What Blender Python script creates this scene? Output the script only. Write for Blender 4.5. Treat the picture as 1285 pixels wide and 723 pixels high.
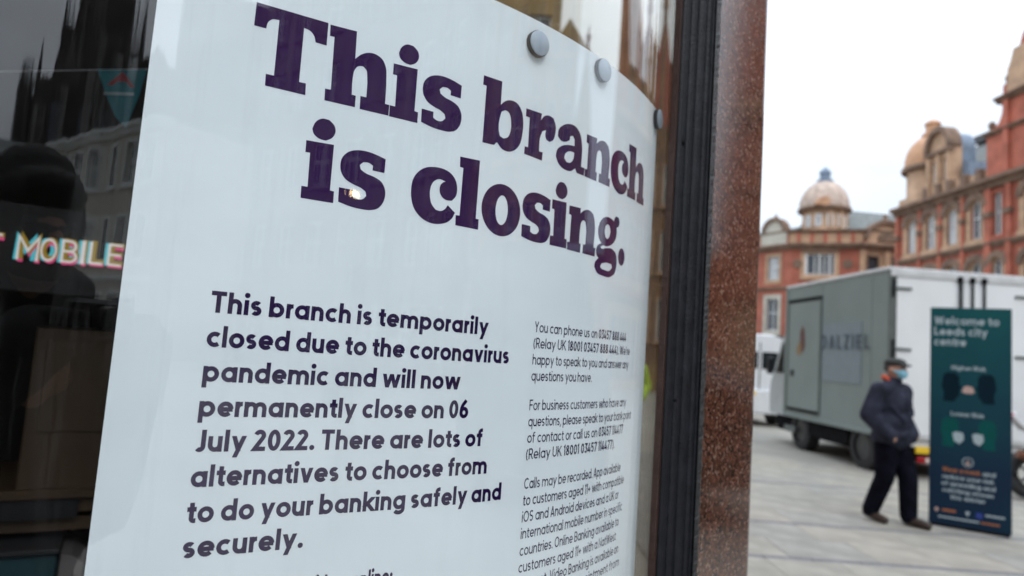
import bpy, bmesh, math, random
from mathutils import Vector, Matrix
from mathutils.geometry import tessellate_polygon

for o in list(bpy.data.objects):
    bpy.data.objects.remove(o)
SC = bpy.context.scene
COL = SC.collection
R = math.radians
PI = math.pi
random.seed(7)

# ------------------------------------------------------------------ camera, world, sun, exposure
EYE = 1.55
PITCH, ROLL = 0.0931760768, 0.0707795905
fwd = Vector((0, math.cos(PITCH), math.sin(PITCH)))
up0 = Vector((0, -math.sin(PITCH), math.cos(PITCH)))
rt0 = Vector((1, 0, 0))
rt = rt0 * math.cos(ROLL) + up0 * math.sin(ROLL)
up = -rt0 * math.sin(ROLL) + up0 * math.cos(ROLL)
cam = bpy.data.cameras.new('camera')
cam.sensor_width = 36.0
cam.lens = 820.5745 / 1285.0 * 36.0
cam.clip_start = 0.02
cam.clip_end = 2000
cam.dof.use_dof = True
cam.dof.focus_distance = 0.74
cam.dof.aperture_fstop = cam.lens / 5.8
cam_o = bpy.data.objects.new('camera', cam)
COL.objects.link(cam_o)
m = Matrix.Identity(4)
for i in range(3):
    m[i][0], m[i][1], m[i][2] = rt[i], up[i], -fwd[i]
m[2][3] = EYE
cam_o.matrix_world = m
SC.camera = cam_o

SUN_EL, SUN_AZ = 48.0, 150.0            # azimuth from +y (the view) towards +x
w = bpy.data.worlds.new('World')
SC.world = w
w.use_nodes = True
nt = w.node_tree
nt.nodes.clear()
def wn(t, **kw):
    n = nt.nodes.new(t)
    for k, v in kw.items():
        setattr(n, k, v)
    return n
wo = wn('ShaderNodeOutputWorld')
bg = wn('ShaderNodeBackground')
bg.inputs['Strength'].default_value = 0.1
sky = wn('ShaderNodeTexSky')
sky.sky_type = 'NISHITA'
sky.sun_disc = False
sky.sun_elevation = R(SUN_EL)
sky.sun_rotation = R(SUN_AZ)
sky.dust_density = 3.0
tc = wn('ShaderNodeTexCoord')
sep = wn('ShaderNodeSeparateXYZ')
nt.links.new(tc.outputs['Generated'], sep.inputs[0])
mx = wn('ShaderNodeMath', operation='MAXIMUM')
mx.inputs[1].default_value = 0.0
nt.links.new(sep.outputs['Z'], mx.inputs[0])
lum = wn('ShaderNodeMath', operation='MULTIPLY_ADD')   # overcast sky, brighter towards the zenith
lum.inputs[1].default_value = 18.0
lum.inputs[2].default_value = 8.9
sq = wn('ShaderNodeMath', operation='MULTIPLY')
nt.links.new(mx.outputs[0], sq.inputs[0])
nt.links.new(mx.outputs[0], sq.inputs[1])
nt.links.new(sq.outputs[0], lum.inputs[0])
nz = wn('ShaderNodeTexNoise')
nz.inputs['Scale'].default_value = 2.6
nz.inputs['Detail'].default_value = 5
nz.inputs['Roughness'].default_value = 0.5
mp = wn('ShaderNodeMapping')
mp.inputs['Scale'].default_value = (1, 1, 2.6)
nt.links.new(tc.outputs['Generated'], mp.inputs[0])
nt.links.new(mp.outputs[0], nz.inputs['Vector'])
mr = wn('ShaderNodeMapRange')
mr.inputs['From Min'].default_value = 0.3
mr.inputs['From Max'].default_value = 0.7
mr.inputs['To Min'].default_value = 0.86
mr.inputs['To Max'].default_value = 1.1
nt.links.new(nz.outputs['Fac'], mr.inputs['Value'])
ml = wn('ShaderNodeMath', operation='MULTIPLY')
nt.links.new(lum.outputs[0], ml.inputs[0])
nt.links.new(mr.outputs[0], ml.inputs[1])
cl = wn('ShaderNodeVectorMath', operation='SCALE')
cl.inputs[0].default_value = (0.89, 0.985, 1.10)
nt.links.new(ml.outputs[0], cl.inputs['Scale'])
mixc = wn('ShaderNodeMix', data_type='RGBA')
mixc.inputs['Factor'].default_value = 0.88
nt.links.new(sky.outputs[0], mixc.inputs['A'])
nt.links.new(cl.outputs[0], mixc.inputs['B'])
nt.links.new(mixc.outputs['Result'], bg.inputs['Color'])
nt.links.new(bg.outputs[0], wo.inputs[0])

sun = bpy.data.lights.new('sun', 'SUN')
sun.energy = 0.65
sun.angle = R(20)
sun.color = (1.0, 0.96, 0.9)
sun_o = bpy.data.objects.new('sun', sun)
COL.objects.link(sun_o)
sd = Vector((math.sin(R(SUN_AZ)) * math.cos(R(SUN_EL)), math.cos(R(SUN_AZ)) * math.cos(R(SUN_EL)), math.sin(R(SUN_EL))))
sun_o.rotation_euler = sd.to_track_quat('Z', 'Y').to_euler()
sun_o.location = (0, 0, 60)

SC.view_settings.view_transform = 'Standard'
SC.view_settings.look = 'None'
SC.view_settings.exposure = 0.39
SC.view_settings.gamma = 1.0
SC.view_settings.use_curve_mapping = False
SC.render.engine = 'CYCLES'
SC.cycles.use_denoising = True
SC.cycles.max_bounces = 8
SC.cycles.transparent_max_bounces = 16

# ------------------------------------------------------------------ materials
def new_mat(name):
    mt = bpy.data.materials.new(name)
    mt.use_nodes = True
    return mt, mt.node_tree, mt.node_tree.nodes['Principled BSDF']

def N(t, typ, **kw):
    n = t.nodes.new(typ)
    for k, v in kw.items():
        setattr(n, k, v)
    return n

def ramp(t, fac, stops):
    r = N(t, 'ShaderNodeValToRGB')
    e = r.color_ramp.elements
    while len(e) < len(stops):
        e.new(0.5)
    for i, (p, c) in enumerate(stops):
        e[i].position = p
        e[i].color = (*c, 1)
    t.links.new(fac, r.inputs[0])
    return r

def mat(name, col, rough=0.6, metal=0.0, var=0.12, scale=6.0, bump=0.0, spec=0.5, detail=4, coord='Object', coat=0.0, stretch=None):
    """base colour broken up by noise, with optional fine relief"""
    mt, t, b = new_mat(name)
    c = N(t, 'ShaderNodeTexCoord')
    src = c.outputs[coord]
    if stretch:
        mpn = N(t, 'ShaderNodeMapping')
        mpn.inputs['Scale'].default_value = stretch
        t.links.new(src, mpn.inputs[0])
        src = mpn.outputs[0]
    n = N(t, 'ShaderNodeTexNoise')
    n.inputs['Scale'].default_value = scale
    n.inputs['Detail'].default_value = detail
    t.links.new(src, n.inputs['Vector'])
    lo = tuple(max(0, x * (1 - var)) for x in col)
    hi = tuple(min(1, x * (1 + var)) for x in col)
    r = ramp(t, n.outputs['Fac'], [(0.3, lo), (0.7, hi)])
    t.links.new(r.outputs[0], b.inputs['Base Color'])
    b.inputs['Roughness'].default_value = rough
    b.inputs['Metallic'].default_value = metal
    b.inputs['Specular IOR Level'].default_value = spec
    b.inputs['Coat Weight'].default_value = coat
    if bump:
        bp = N(t, 'ShaderNodeBump')
        bp.inputs['Strength'].default_value = bump
        bp.inputs['Distance'].default_value = 0.01
        n2 = N(t, 'ShaderNodeTexNoise')
        n2.inputs['Scale'].default_value = scale * 6
        n2.inputs['Detail'].default_value = 3
        t.links.new(src, n2.inputs['Vector'])
        t.links.new(n2.outputs['Fac'], bp.inputs['Height'])
        t.links.new(bp.outputs[0], b.inputs['Normal'])
    return mt

def brick_mat(name, c1, c2, mortar):
    mt, t, b = new_mat(name)
    c = N(t, 'ShaderNodeTexCoord')
    mpn = N(t, 'ShaderNodeMapping')
    mpn.inputs['Rotation'].default_value = (R(90), 0, 0)
    t.links.new(c.outputs['Object'], mpn.inputs[0])
    br = N(t, 'ShaderNodeTexBrick')
    br.inputs['Color1'].default_value = (*c1, 1)
    br.inputs['Color2'].default_value = (*c2, 1)
    br.inputs['Mortar'].default_value = (*mortar, 1)
    br.inputs['Scale'].default_value = 1.0
    br.inputs['Mortar Size'].default_value = 0.006
    br.inputs['Brick Width'].default_value = 0.23
    br.inputs['Row Height'].default_value = 0.075
    t.links.new(mpn.outputs[0], br.inputs['Vector'])
    n = N(t, 'ShaderNodeTexNoise')
    n.inputs['Scale'].default_value = 0.9
    n.inputs['Detail'].default_value = 6
    t.links.new(c.outputs['Object'], n.inputs['Vector'])
    r = ramp(t, n.outputs['Fac'], [(0.3, (0.72, 0.7, 0.7)), (0.7, (1.12, 1.1, 1.08))])
    mm = N(t, 'ShaderNodeMix', data_type='RGBA', blend_type='MULTIPLY')
    mm.inputs['Factor'].default_value = 1
    t.links.new(br.outputs['Color'], mm.inputs['A'])
    t.links.new(r.outputs[0], mm.inputs['B'])
    t.links.new(mm.outputs['Result'], b.inputs['Base Color'])
    b.inputs['Roughness'].default_value = 0.85
    return mt

def glass_mat(name, wobble=0.0, tint=(1, 1, 1), f0=0.062):
    """clear pane: mirror share by angle, the rest passes straight through"""
    mt, t, b = new_mat(name)
    t.nodes.remove(b)
    out = t.nodes['Material Output']
    g = N(t, 'ShaderNodeNewGeometry')
    dt = N(t, 'ShaderNodeVectorMath', operation='DOT_PRODUCT')
    t.links.new(g.outputs['Incoming'], dt.inputs[0])
    t.links.new(g.outputs['Normal'], dt.inputs[1])
    ab = N(t, 'ShaderNodeMath', operation='ABSOLUTE')
    t.links.new(dt.outputs['Value'], ab.inputs[0])
    om = N(t, 'ShaderNodeMath', operation='SUBTRACT', use_clamp=True)
    om.inputs[0].default_value = 1
    t.links.new(ab.outputs[0], om.inputs[1])
    pw = N(t, 'ShaderNodeMath', operation='POWER')
    pw.inputs[1].default_value = 5
    t.links.new(om.outputs[0], pw.inputs[0])
    fr = N(t, 'ShaderNodeMath', operation='MULTIPLY_ADD')
    fr.inputs[1].default_value = 1 - f0
    fr.inputs[2].default_value = f0
    t.links.new(pw.outputs[0], fr.inputs[0])
    tr = N(t, 'ShaderNodeBsdfTransparent')
    tr.inputs[0].default_value = (*tint, 1)
    gl = N(t, 'ShaderNodeBsdfGlossy')
    gl.inputs['Roughness'].default_value = 0.0
    if wobble:
        uv = N(t, 'ShaderNodeTexCoord')
        mpn = N(t, 'ShaderNodeMapping')
        mpn.inputs['Scale'].default_value = (95, 1.1, 1)
        t.links.new(uv.outputs['UV'], mpn.inputs[0])
        nzz = N(t, 'ShaderNodeTexNoise')
        nzz.inputs['Scale'].default_value = 1
        nzz.inputs['Detail'].default_value = 3
        nzz.inputs['Roughness'].default_value = 0.65
        t.links.new(mpn.outputs[0], nzz.inputs['Vector'])
        sb = N(t, 'ShaderNodeMath', operation='SUBTRACT')
        sb.inputs[1].default_value = 0.5
        t.links.new(nzz.outputs['Fac'], sb.inputs[0])
        sc_ = N(t, 'ShaderNodeMath', operation='MULTIPLY')
        sc_.inputs[1].default_value = wobble
        t.links.new(sb.outputs[0], sc_.inputs[0])
        cr = N(t, 'ShaderNodeVectorMath', operation='CROSS_PRODUCT')
        t.links.new(g.outputs['Normal'], cr.inputs[0])
        cr.inputs[1].default_value = (0, 0, 1)
        vs = N(t, 'ShaderNodeVectorMath', operation='SCALE')
        t.links.new(cr.outputs[0], vs.inputs[0])
        t.links.new(sc_.outputs[0], vs.inputs['Scale'])
        ad = N(t, 'ShaderNodeVectorMath', operation='ADD')
        t.links.new(vs.outputs[0], ad.inputs[0])
        t.links.new(g.outputs['Normal'], ad.inputs[1])
        nm = N(t, 'ShaderNodeVectorMath', operation='NORMALIZE')
        t.links.new(ad.outputs[0], nm.inputs[0])
        t.links.new(nm.outputs[0], gl.inputs['Normal'])
    base = tr.outputs[0]
    if wobble:                                   # thin film of street dirt with rain streaks
        mp2 = N(t, 'ShaderNodeMapping')
        mp2.inputs['Scale'].default_value = (38, 2.2, 1)
        t.links.new(uv.outputs['UV'], mp2.inputs[0])
        nd = N(t, 'ShaderNodeTexNoise')
        nd.inputs['Scale'].default_value = 1
        nd.inputs['Detail'].default_value = 6
        nd.inputs['Roughness'].default_value = 0.7
        t.links.new(mp2.outputs[0], nd.inputs['Vector'])
        md = N(t, 'ShaderNodeMapRange')
        md.inputs['From Min'].default_value = 0.52
        md.inputs['From Max'].default_value = 0.8
        md.inputs['To Max'].default_value = 0.03
        t.links.new(nd.outputs['Fac'], md.inputs['Value'])
        df = N(t, 'ShaderNodeBsdfDiffuse')
        df.inputs[0].default_value = (0.55, 0.56, 0.55, 1)
        m0 = N(t, 'ShaderNodeMixShader')
        t.links.new(md.outputs[0], m0.inputs[0])
        t.links.new(tr.outputs[0], m0.inputs[1])
        t.links.new(df.outputs[0], m0.inputs[2])
        base = m0.outputs[0]
    ms = N(t, 'ShaderNodeMixShader')
    t.links.new(fr.outputs[0], ms.inputs[0])
    t.links.new(base, ms.inputs[1])
    t.links.new(gl.outputs[0], ms.inputs[2])
    t.links.new(ms.outputs[0], out.inputs['Surface'])
    return mt

def emit_mat(name, col, strength):
    mt, t, b = new_mat(name)
    b.inputs['Base Color'].default_value = (*[c * 0.3 for c in col], 1)
    b.inputs['Emission Color'].default_value = (*col, 1)
    b.inputs['Emission Strength'].default_value = strength
    return mt

def granite_mat(name):
    mt, t, b = new_mat(name)
    c = N(t, 'ShaderNodeTexCoord')
    v = N(t, 'ShaderNodeTexVoronoi')
    v.inputs['Scale'].default_value = 215
    v.inputs['Randomness'].default_value = 1
    t.links.new(c.outputs['Object'], v.inputs['Vector'])
    sp = N(t, 'ShaderNodeSeparateColor')
    t.links.new(v.outputs['Color'], sp.inputs[0])
    r = ramp(t, sp.outputs[0], [(0.0, (0.012, 0.008, 0.006)), (0.17, (0.022, 0.011, 0.008)), (0.24, (0.068, 0.027, 0.016)), (0.6, (0.102, 0.041, 0.024)), (0.86, (0.125, 0.054, 0.036)), (0.96, (0.2, 0.13, 0.1))])
    n = N(t, 'ShaderNodeTexNoise')
    n.inputs['Scale'].default_value = 34
    n.inputs['Detail'].default_value = 8
    n.inputs['Roughness'].default_value = 0.75
    t.links.new(c.outputs['Object'], n.inputs['Vector'])
    r2 = ramp(t, n.outputs['Fac'], [(0.36, (0.6, 0.55, 0.52)), (0.5, (1, 1, 1)), (0.68, (1.25, 1.15, 1.1))])
    mm = N(t, 'ShaderNodeMix', data_type='RGBA', blend_type='MULTIPLY')
    mm.inputs['Factor'].default_value = 0.9
    t.links.new(r.outputs[0], mm.inputs['A'])
    t.links.new(r2.outputs[0], mm.inputs['B'])
    t.links.new(mm.outputs['Result'], b.inputs['Base Color'])
    b.inputs['Specular IOR Level'].default_value = 1.0
    n3 = N(t, 'ShaderNodeTexNoise')
    n3.inputs['Scale'].default_value = 60
    n3.inputs['Detail'].default_value = 5
    t.links.new(c.outputs['Object'], n3.inputs['Vector'])
    rr = N(t, 'ShaderNodeMapRange')
    rr.inputs['To Min'].default_value = 0.03
    rr.inputs['To Max'].default_value = 0.14
    t.links.new(n3.outputs['Fac'], rr.inputs['Value'])
    t.links.new(rr.outputs[0], b.inputs['Roughness'])
    bp = N(t, 'ShaderNodeBump')
    bp.inputs['Strength'].default_value = 0.05
    bp.inputs['Distance'].default_value = 0.002
    t.links.new(n.outputs['Fac'], bp.inputs['Height'])
    t.links.new(bp.outputs[0], b.inputs['Normal'])
    return mt

def paper_mat():
    mt, t, b = new_mat('poster_paper')
    c = N(t, 'ShaderNodeTexCoord')
    n = N(t, 'ShaderNodeTexNoise')
    n.inputs['Scale'].default_value = 5
    n.inputs['Detail'].default_value = 4
    t.links.new(c.outputs['Object'], n.inputs['Vector'])
    r = ramp(t, n.outputs['Fac'], [(0.3, (0.755, 0.84, 0.88)), (0.7, (0.795, 0.875, 0.91))])
    v = N(t, 'ShaderNodeTexVoronoi')         # a few dark specks of dirt
    v.inputs['Scale'].default_value = 16
    t.links.new(c.outputs['Object'], v.inputs['Vector'])
    lt = N(t, 'ShaderNodeMath', operation='LESS_THAN')
    lt.inputs[1].default_value = 0.022
    t.links.new(v.outputs['Distance'], lt.inputs[0])
    sp = N(t, 'ShaderNodeSeparateColor')
    t.links.new(v.outputs['Color'], sp.inputs[0])
    gt = N(t, 'ShaderNodeMath', operation='GREATER_THAN')
    gt.inputs[1].default_value = 0.8
    t.links.new(sp.outputs[0], gt.inputs[0])
    mu = N(t, 'ShaderNodeMath', operation='MULTIPLY')
    t.links.new(lt.outputs[0], mu.inputs[0])
    t.links.new(gt.outputs[0], mu.inputs[1])
    mm = N(t, 'ShaderNodeMix', data_type='RGBA')
    t.links.new(mu.outputs[0], mm.inputs['Factor'])
    t.links.new(r.outputs[0], mm.inputs['A'])
    mm.inputs['B'].default_value = (0.12, 0.12, 0.14, 1)
    t.links.new(mm.outputs['Result'], b.inputs['Base Color'])
    b.inputs['Roughness'].default_value = 0.55
    b.inputs['Specular IOR Level'].default_value = 0.3
    n5 = N(t, 'ShaderNodeTexNoise')
    n5.inputs['Scale'].default_value = 5.5
    n5.inputs['Detail'].default_value = 2
    t.links.new(c.outputs['Object'], n5.inputs['Vector'])
    bp = N(t, 'ShaderNodeBump')                # the sheet is not quite flat
    bp.inputs['Strength'].default_value = 0.35
    bp.inputs['Distance'].default_value = 0.02
    t.links.new(n5.outputs['Fac'], bp.inputs['Height'])
    t.links.new(bp.outputs[0], b.inputs['Normal'])
    return mt

def ink_mat():
    mt, t, b = new_mat('purple_ink')
    c = N(t, 'ShaderNodeTexCoord')
    n = N(t, 'ShaderNodeTexNoise')
    n.inputs['Scale'].default_value = 7
    n.inputs['Detail'].default_value = 3
    t.links.new(c.outputs['Object'], n.inputs['Vector'])
    n2 = N(t, 'ShaderNodeTexNoise')
    n2.inputs['Scale'].default_value = 420
    n2.inputs['Detail'].default_value = 3
    t.links.new(c.outputs['Object'], n2.inputs['Vector'])
    mu = N(t, 'ShaderNodeMath', operation='MULTIPLY')
    t.links.new(n.outputs['Fac'], mu.inputs[0])
    t.links.new(n2.outputs['Fac'], mu.inputs[1])
    r = ramp(t, mu.outputs[0], [(0.2, (0.028, 0.004, 0.062)), (0.39, (0.036, 0.006, 0.058)), (0.46, (0.1, 0.09, 0.11))])
    t.links.new(r.outputs[0], b.inputs['Base Color'])
    b.inputs['Roughness'].default_value = 0.7
    b.inputs['Specular IOR Level'].default_value = 0.05
    return mt

def print_gradient_mat(name, lo, hi, z0, z1):
    """printed board whose ink runs from one colour to another up the sheet"""
    mt, t, b = new_mat(name)
    c = N(t, 'ShaderNodeTexCoord')
    sp = N(t, 'ShaderNodeSeparateXYZ')
    t.links.new(c.outputs['Object'], sp.inputs[0])
    mrn = N(t, 'ShaderNodeMapRange')
    mrn.inputs['From Min'].default_value = z0
    mrn.inputs['From Max'].default_value = z1
    t.links.new(sp.outputs['Z'], mrn.inputs['Value'])
    n = N(t, 'ShaderNodeTexNoise')
    n.inputs['Scale'].default_value = 2.5
    t.links.new(c.outputs['Object'], n.inputs['Vector'])
    ad = N(t, 'ShaderNodeMath', operation='MULTIPLY_ADD')
    ad.inputs[1].default_value = 0.3
    t.links.new(n.outputs['Fac'], ad.inputs[0])
    ad2 = N(t, 'ShaderNodeMath', operation='SUBTRACT')
    t.links.new(mrn.outputs[0], ad.inputs[2])
    ad2.inputs[1].default_value = 0.15
    t.links.new(ad.outputs[0], ad2.inputs[0])
    r = ramp(t, ad2.outputs[0], [(0.0, lo), (1.0, hi)])
    t.links.new(r.outputs[0], b.inputs['Base Color'])
    b.inputs['Roughness'].default_value = 0.6
    b.inputs['Specular IOR Level'].default_value = 0.2
    return mt

def flute_mat():
    return mat('black_frame_paint', (0.0085, 0.0085, 0.012), 0.55, var=0.5, scale=40, bump=0.25, spec=0.3)

M = {}
M['paper'] = paper_mat()
M['ink'] = ink_mat()
M['small_ink'] = mat('dark_violet_ink', (0.016, 0.003, 0.05), 0.7, var=0.1, spec=0.05)
M['glass'] = glass_mat('shop_glass', wobble=0.02)
M['pane'] = mat('dark_window_glass', (0.05, 0.06, 0.075), 0.08, var=0.3, scale=0.7)
M['pane_light'] = mat('curtained_window_glass', (0.46, 0.48, 0.5), 0.1, var=0.3, scale=1.2)
M['vehicle_glass'] = mat('vehicle_glass', (0.015, 0.02, 0.022), 0.1, var=0.1, spec=0.2)
M['granite'] = granite_mat('red_granite')
M['black_frame'] = flute_mat()
M['bronze'] = mat('brown_bead', (0.04, 0.016, 0.01), 0.45, var=0.3, scale=30, bump=0.2)
M['mastic'] = mat('black_mastic', (0.02, 0.02, 0.022), 0.35, var=0.6, scale=90, bump=0.4)
M['pad_rim'] = mat('black_rubber', (0.015, 0.015, 0.018), 0.4)
M['pad_face'] = mat('grey_plastic', (0.40, 0.48, 0.56), 0.35, var=0.08, scale=40)
M['brick'] = brick_mat('red_brick', (0.44, 0.122, 0.075), (0.37, 0.105, 0.068), (0.36, 0.19, 0.14))
M['red_stone'] = mat('red_terracotta', (0.43, 0.13, 0.082), 0.8, var=0.25, scale=1.4, bump=0.2)
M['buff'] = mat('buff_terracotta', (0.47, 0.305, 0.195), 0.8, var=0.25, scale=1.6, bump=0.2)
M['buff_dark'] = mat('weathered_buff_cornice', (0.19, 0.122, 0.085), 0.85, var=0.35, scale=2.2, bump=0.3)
M['dome'] = mat('dome_scale_tiles', (0.46, 0.36, 0.30), 0.8, var=0.25, scale=2.2, bump=0.3)
M['dome_orange'] = mat('orange_dome_tiles', (0.52, 0.29, 0.17), 0.8, var=0.2, scale=2.2, bump=0.3)
M['lead'] = mat('blue_grey_lead', (0.16, 0.21, 0.28), 0.6, var=0.2, scale=4)
M['slate'] = mat('grey_slate', (0.13, 0.142, 0.138), 0.7, var=0.25, scale=3, bump=0.3)
M['white_paint'] = mat('white_joinery', (0.72, 0.73, 0.72), 0.5, var=0.06)
M['white_stone'] = mat('pale_stone', (0.50, 0.47, 0.40), 0.8, var=0.15, scale=1.5)
M['yellow_stone'] = mat('yellow_sandstone', (0.27, 0.19, 0.09), 0.85, var=0.25, scale=0.8, bump=0.2)
M['black_stone'] = mat('sooty_gritstone', (0.045, 0.04, 0.038), 0.9, var=0.4, scale=0.8, bump=0.3)
M['shop_dark'] = mat('dark_shop_fascia', (0.03, 0.032, 0.035), 0.4)
M['paving'] = mat('pale_paving', (0.268, 0.256, 0.224), 0.85, var=0.12, scale=1.1, bump=0.2, detail=8)
M['paving_a'] = mat('yorkstone_slab', (0.277, 0.264, 0.228), 0.85, var=0.24, scale=3.0, bump=0.2, detail=8)
M['paving_b'] = mat('greyer_slab', (0.256, 0.247, 0.222), 0.85, var=0.24, scale=3.5, bump=0.2, detail=8)
M['paving_c'] = mat('warmer_slab', (0.287, 0.266, 0.227), 0.85, var=0.24, scale=2.5, bump=0.2, detail=8)
M['joint'] = mat('paving_joint', (0.228, 0.222, 0.208), 0.95, var=0.2, scale=9)
M['sett'] = mat('dark_sett', (0.15, 0.15, 0.16), 0.85, var=0.25, scale=8, bump=0.3)
M['box_shaded'] = mat('shaded_grp_panel', (0.175, 0.212, 0.2), 0.4, var=0.07, scale=1.5)  # box side panels, with the shade on them put into the colour
M['box_white'] = mat('white_grp_panel', (0.72, 0.74, 0.75), 0.4, var=0.05, scale=1.3)
M['rail'] = mat('aluminium_rail', (0.56, 0.57, 0.57), 0.45, metal=0.2, var=0.12, scale=5)
M['dark_metal'] = mat('dark_chassis', (0.008, 0.008, 0.009), 0.9, var=0.4, scale=6, spec=0.08)
M['post_grey'] = mat('grey_post', (0.10, 0.115, 0.11), 0.5, var=0.2)
M['tyre'] = mat('tyre_rubber', (0.02, 0.02, 0.021), 0.8, var=0.2, scale=20)
M['rim'] = mat('steel_rim', (0.06, 0.06, 0.062), 0.4, metal=0.6, var=0.2)
M['van_white'] = mat('white_van_paint', (0.66, 0.68, 0.7), 0.3, var=0.05, coat=0.5)
M['cab_paint'] = mat('pale_cab_paint', (0.34, 0.365, 0.37), 0.35, var=0.06, coat=0.4)
M['plate_yellow'] = mat('yellow_plate', (0.75, 0.5, 0.03), 0.4, var=0.05)
M['red_lens'] = mat('red_lens', (0.3, 0.01, 0.015), 0.2, var=0.1)
M['clear_lens'] = mat('clear_lens', (0.7, 0.66, 0.6), 0.2, var=0.1)
M['blue_panel'] = mat('pale_blue_print', (0.168, 0.209, 0.226), 0.4, var=0.05)
M['van_text'] = mat('slate_blue_print', (0.06, 0.085, 0.11), 0.4, var=0.1)
M['logo_red'] = mat('maroon_print', (0.09, 0.035, 0.03), 0.5)
M['logo_gold'] = mat('gold_print', (0.2, 0.13, 0.06), 0.5)
M['banner'] = print_gradient_mat('teal_banner_print', (0.002, 0.017, 0.042), (0.002, 0.072, 0.078), 0.5, 2.35)
M['banner_edge'] = mat('banner_edge', (0.02, 0.03, 0.035), 0.5)
M['banner_text'] = mat('pale_print', (0.33, 0.40, 0.42), 0.5, var=0.03)
M['banner_navy'] = mat('navy_print', (0.001, 0.012, 0.022), 0.7, var=0.1, spec=0.1)
M['banner_teal'] = mat('teal_print', (0.003, 0.07, 0.065), 0.7, var=0.1, spec=0.1)
M['banner_orange'] = mat('orange_print', (0.33, 0.11, 0.03), 0.5, var=0.1)
M['banner_pink'] = mat('pink_print', (0.45, 0.3, 0.26), 0.5, var=0.1)
M['banner_blue'] = mat('blue_print', (0.01, 0.03, 0.22), 0.5, var=0.1)
M['jacket'] = mat('navy_jacket_cloth', (0.023, 0.026, 0.042), 0.8, var=0.5, scale=7, bump=0.8, spec=0.15)
M['trousers'] = mat('black_trouser_cloth', (0.004, 0.0045, 0.009), 0.9, var=0.5, scale=9, bump=0.6, spec=0.08)
M['shoe'] = mat('brown_shoe_leather', (0.035, 0.022, 0.016), 0.5, var=0.3, scale=30)
M['sole'] = mat('pale_sole', (0.25, 0.2, 0.16), 0.7)
M['skin'] = mat('skin', (0.42, 0.23, 0.16), 0.55, var=0.12, scale=20)
M['mask'] = mat('blue_mask_cloth', (0.22, 0.5, 0.62), 0.7, var=0.08, scale=40)
M['cap'] = mat('dark_cap_cloth', (0.022, 0.024, 0.022), 0.85, var=0.3, scale=30, bump=0.3)
M['collar'] = mat('orange_red_lining', (0.48, 0.075, 0.03), 0.75, var=0.2, scale=20)
M['hair'] = mat('grey_hair', (0.05, 0.045, 0.04), 0.8, var=0.4, scale=60)
M['black_coat'] = mat('black_coat_cloth', (0.012, 0.012, 0.013), 0.85, var=0.3, scale=12, bump=0.3)
M['camera_black'] = mat('black_camera_body', (0.015, 0.015, 0.016), 0.45, var=0.3, scale=80)
M['bike_white'] = mat('white_fairing', (0.68, 0.69, 0.71), 0.3, var=0.04, coat=0.5)
M['copper'] = mat('heat_browned_exhaust', (0.16, 0.07, 0.045), 0.35, metal=0.7, var=0.3)
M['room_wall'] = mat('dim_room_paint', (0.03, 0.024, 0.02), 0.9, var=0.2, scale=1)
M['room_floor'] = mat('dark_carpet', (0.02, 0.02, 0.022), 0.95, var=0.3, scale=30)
M['kiosk_wood'] = mat('brown_veneer', (0.06, 0.034, 0.014), 0.55, var=0.35, scale=2.5, detail=6, stretch=(1, 1, 0.25))
M['teal_counter'] = mat('teal_counter', (0.012, 0.05, 0.062), 0.5, var=0.2, scale=4)
M['leaflet'] = mat('grey_leaflet', (0.16, 0.15, 0.15), 0.7, var=0.2, scale=8)
M['pennant'] = mat('teal_pennant_cloth', (0.015, 0.16, 0.19), 0.8, var=0.15, scale=9)
M['pennant_red'] = mat('red_pennant_mark', (0.26, 0.03, 0.035), 0.8, var=0.1)
M['pennant_pale'] = mat('pale_pennant_line', (0.3, 0.38, 0.4), 0.8, var=0.1)
M['cord'] = mat('pale_cord', (0.6, 0.6, 0.62), 0.8)
M['lit_white'] = emit_mat('lit_white_letter', (1.0, 0.95, 0.92), 0.4)
M['lit_cyan'] = emit_mat('lit_cyan_letter', (0.08, 0.55, 0.65), 0.5)
M['lit_pink'] = emit_mat('lit_pink_letter', (0.75, 0.08, 0.25), 0.5)
M['lit_gold'] = emit_mat('lit_gold_letter', (0.5, 0.34, 0.03), 0.28)
M['lit_lamp'] = emit_mat('lit_lamp_globe', (1.0, 0.72, 0.35), 14.0)
M['sign_board'] = mat('dark_sign_board', (0.012, 0.01, 0.009), 0.6)
M['van_black'] = mat('black_van_paint', (0.012, 0.012, 0.014), 0.25, var=0.1, coat=0.4)
M['hivis'] = mat('yellow_green_vest', (0.42, 0.62, 0.05), 0.6, var=0.1)
M['brown_stone'] = mat('brown_sandstone', (0.25, 0.15, 0.085), 0.85, var=0.3, scale=0.8, bump=0.2)
M['grey_stone'] = mat('soot_grey_stone', (0.15, 0.14, 0.135), 0.85, var=0.3, scale=0.7, bump=0.2)
M['side_glass'] = glass_mat('side_window_glass', wobble=0.0, tint=(0.86, 0.84, 0.79))
M['fascia'] = mat('dark_bank_fascia', (0.05, 0.03, 0.06), 0.4)

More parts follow.
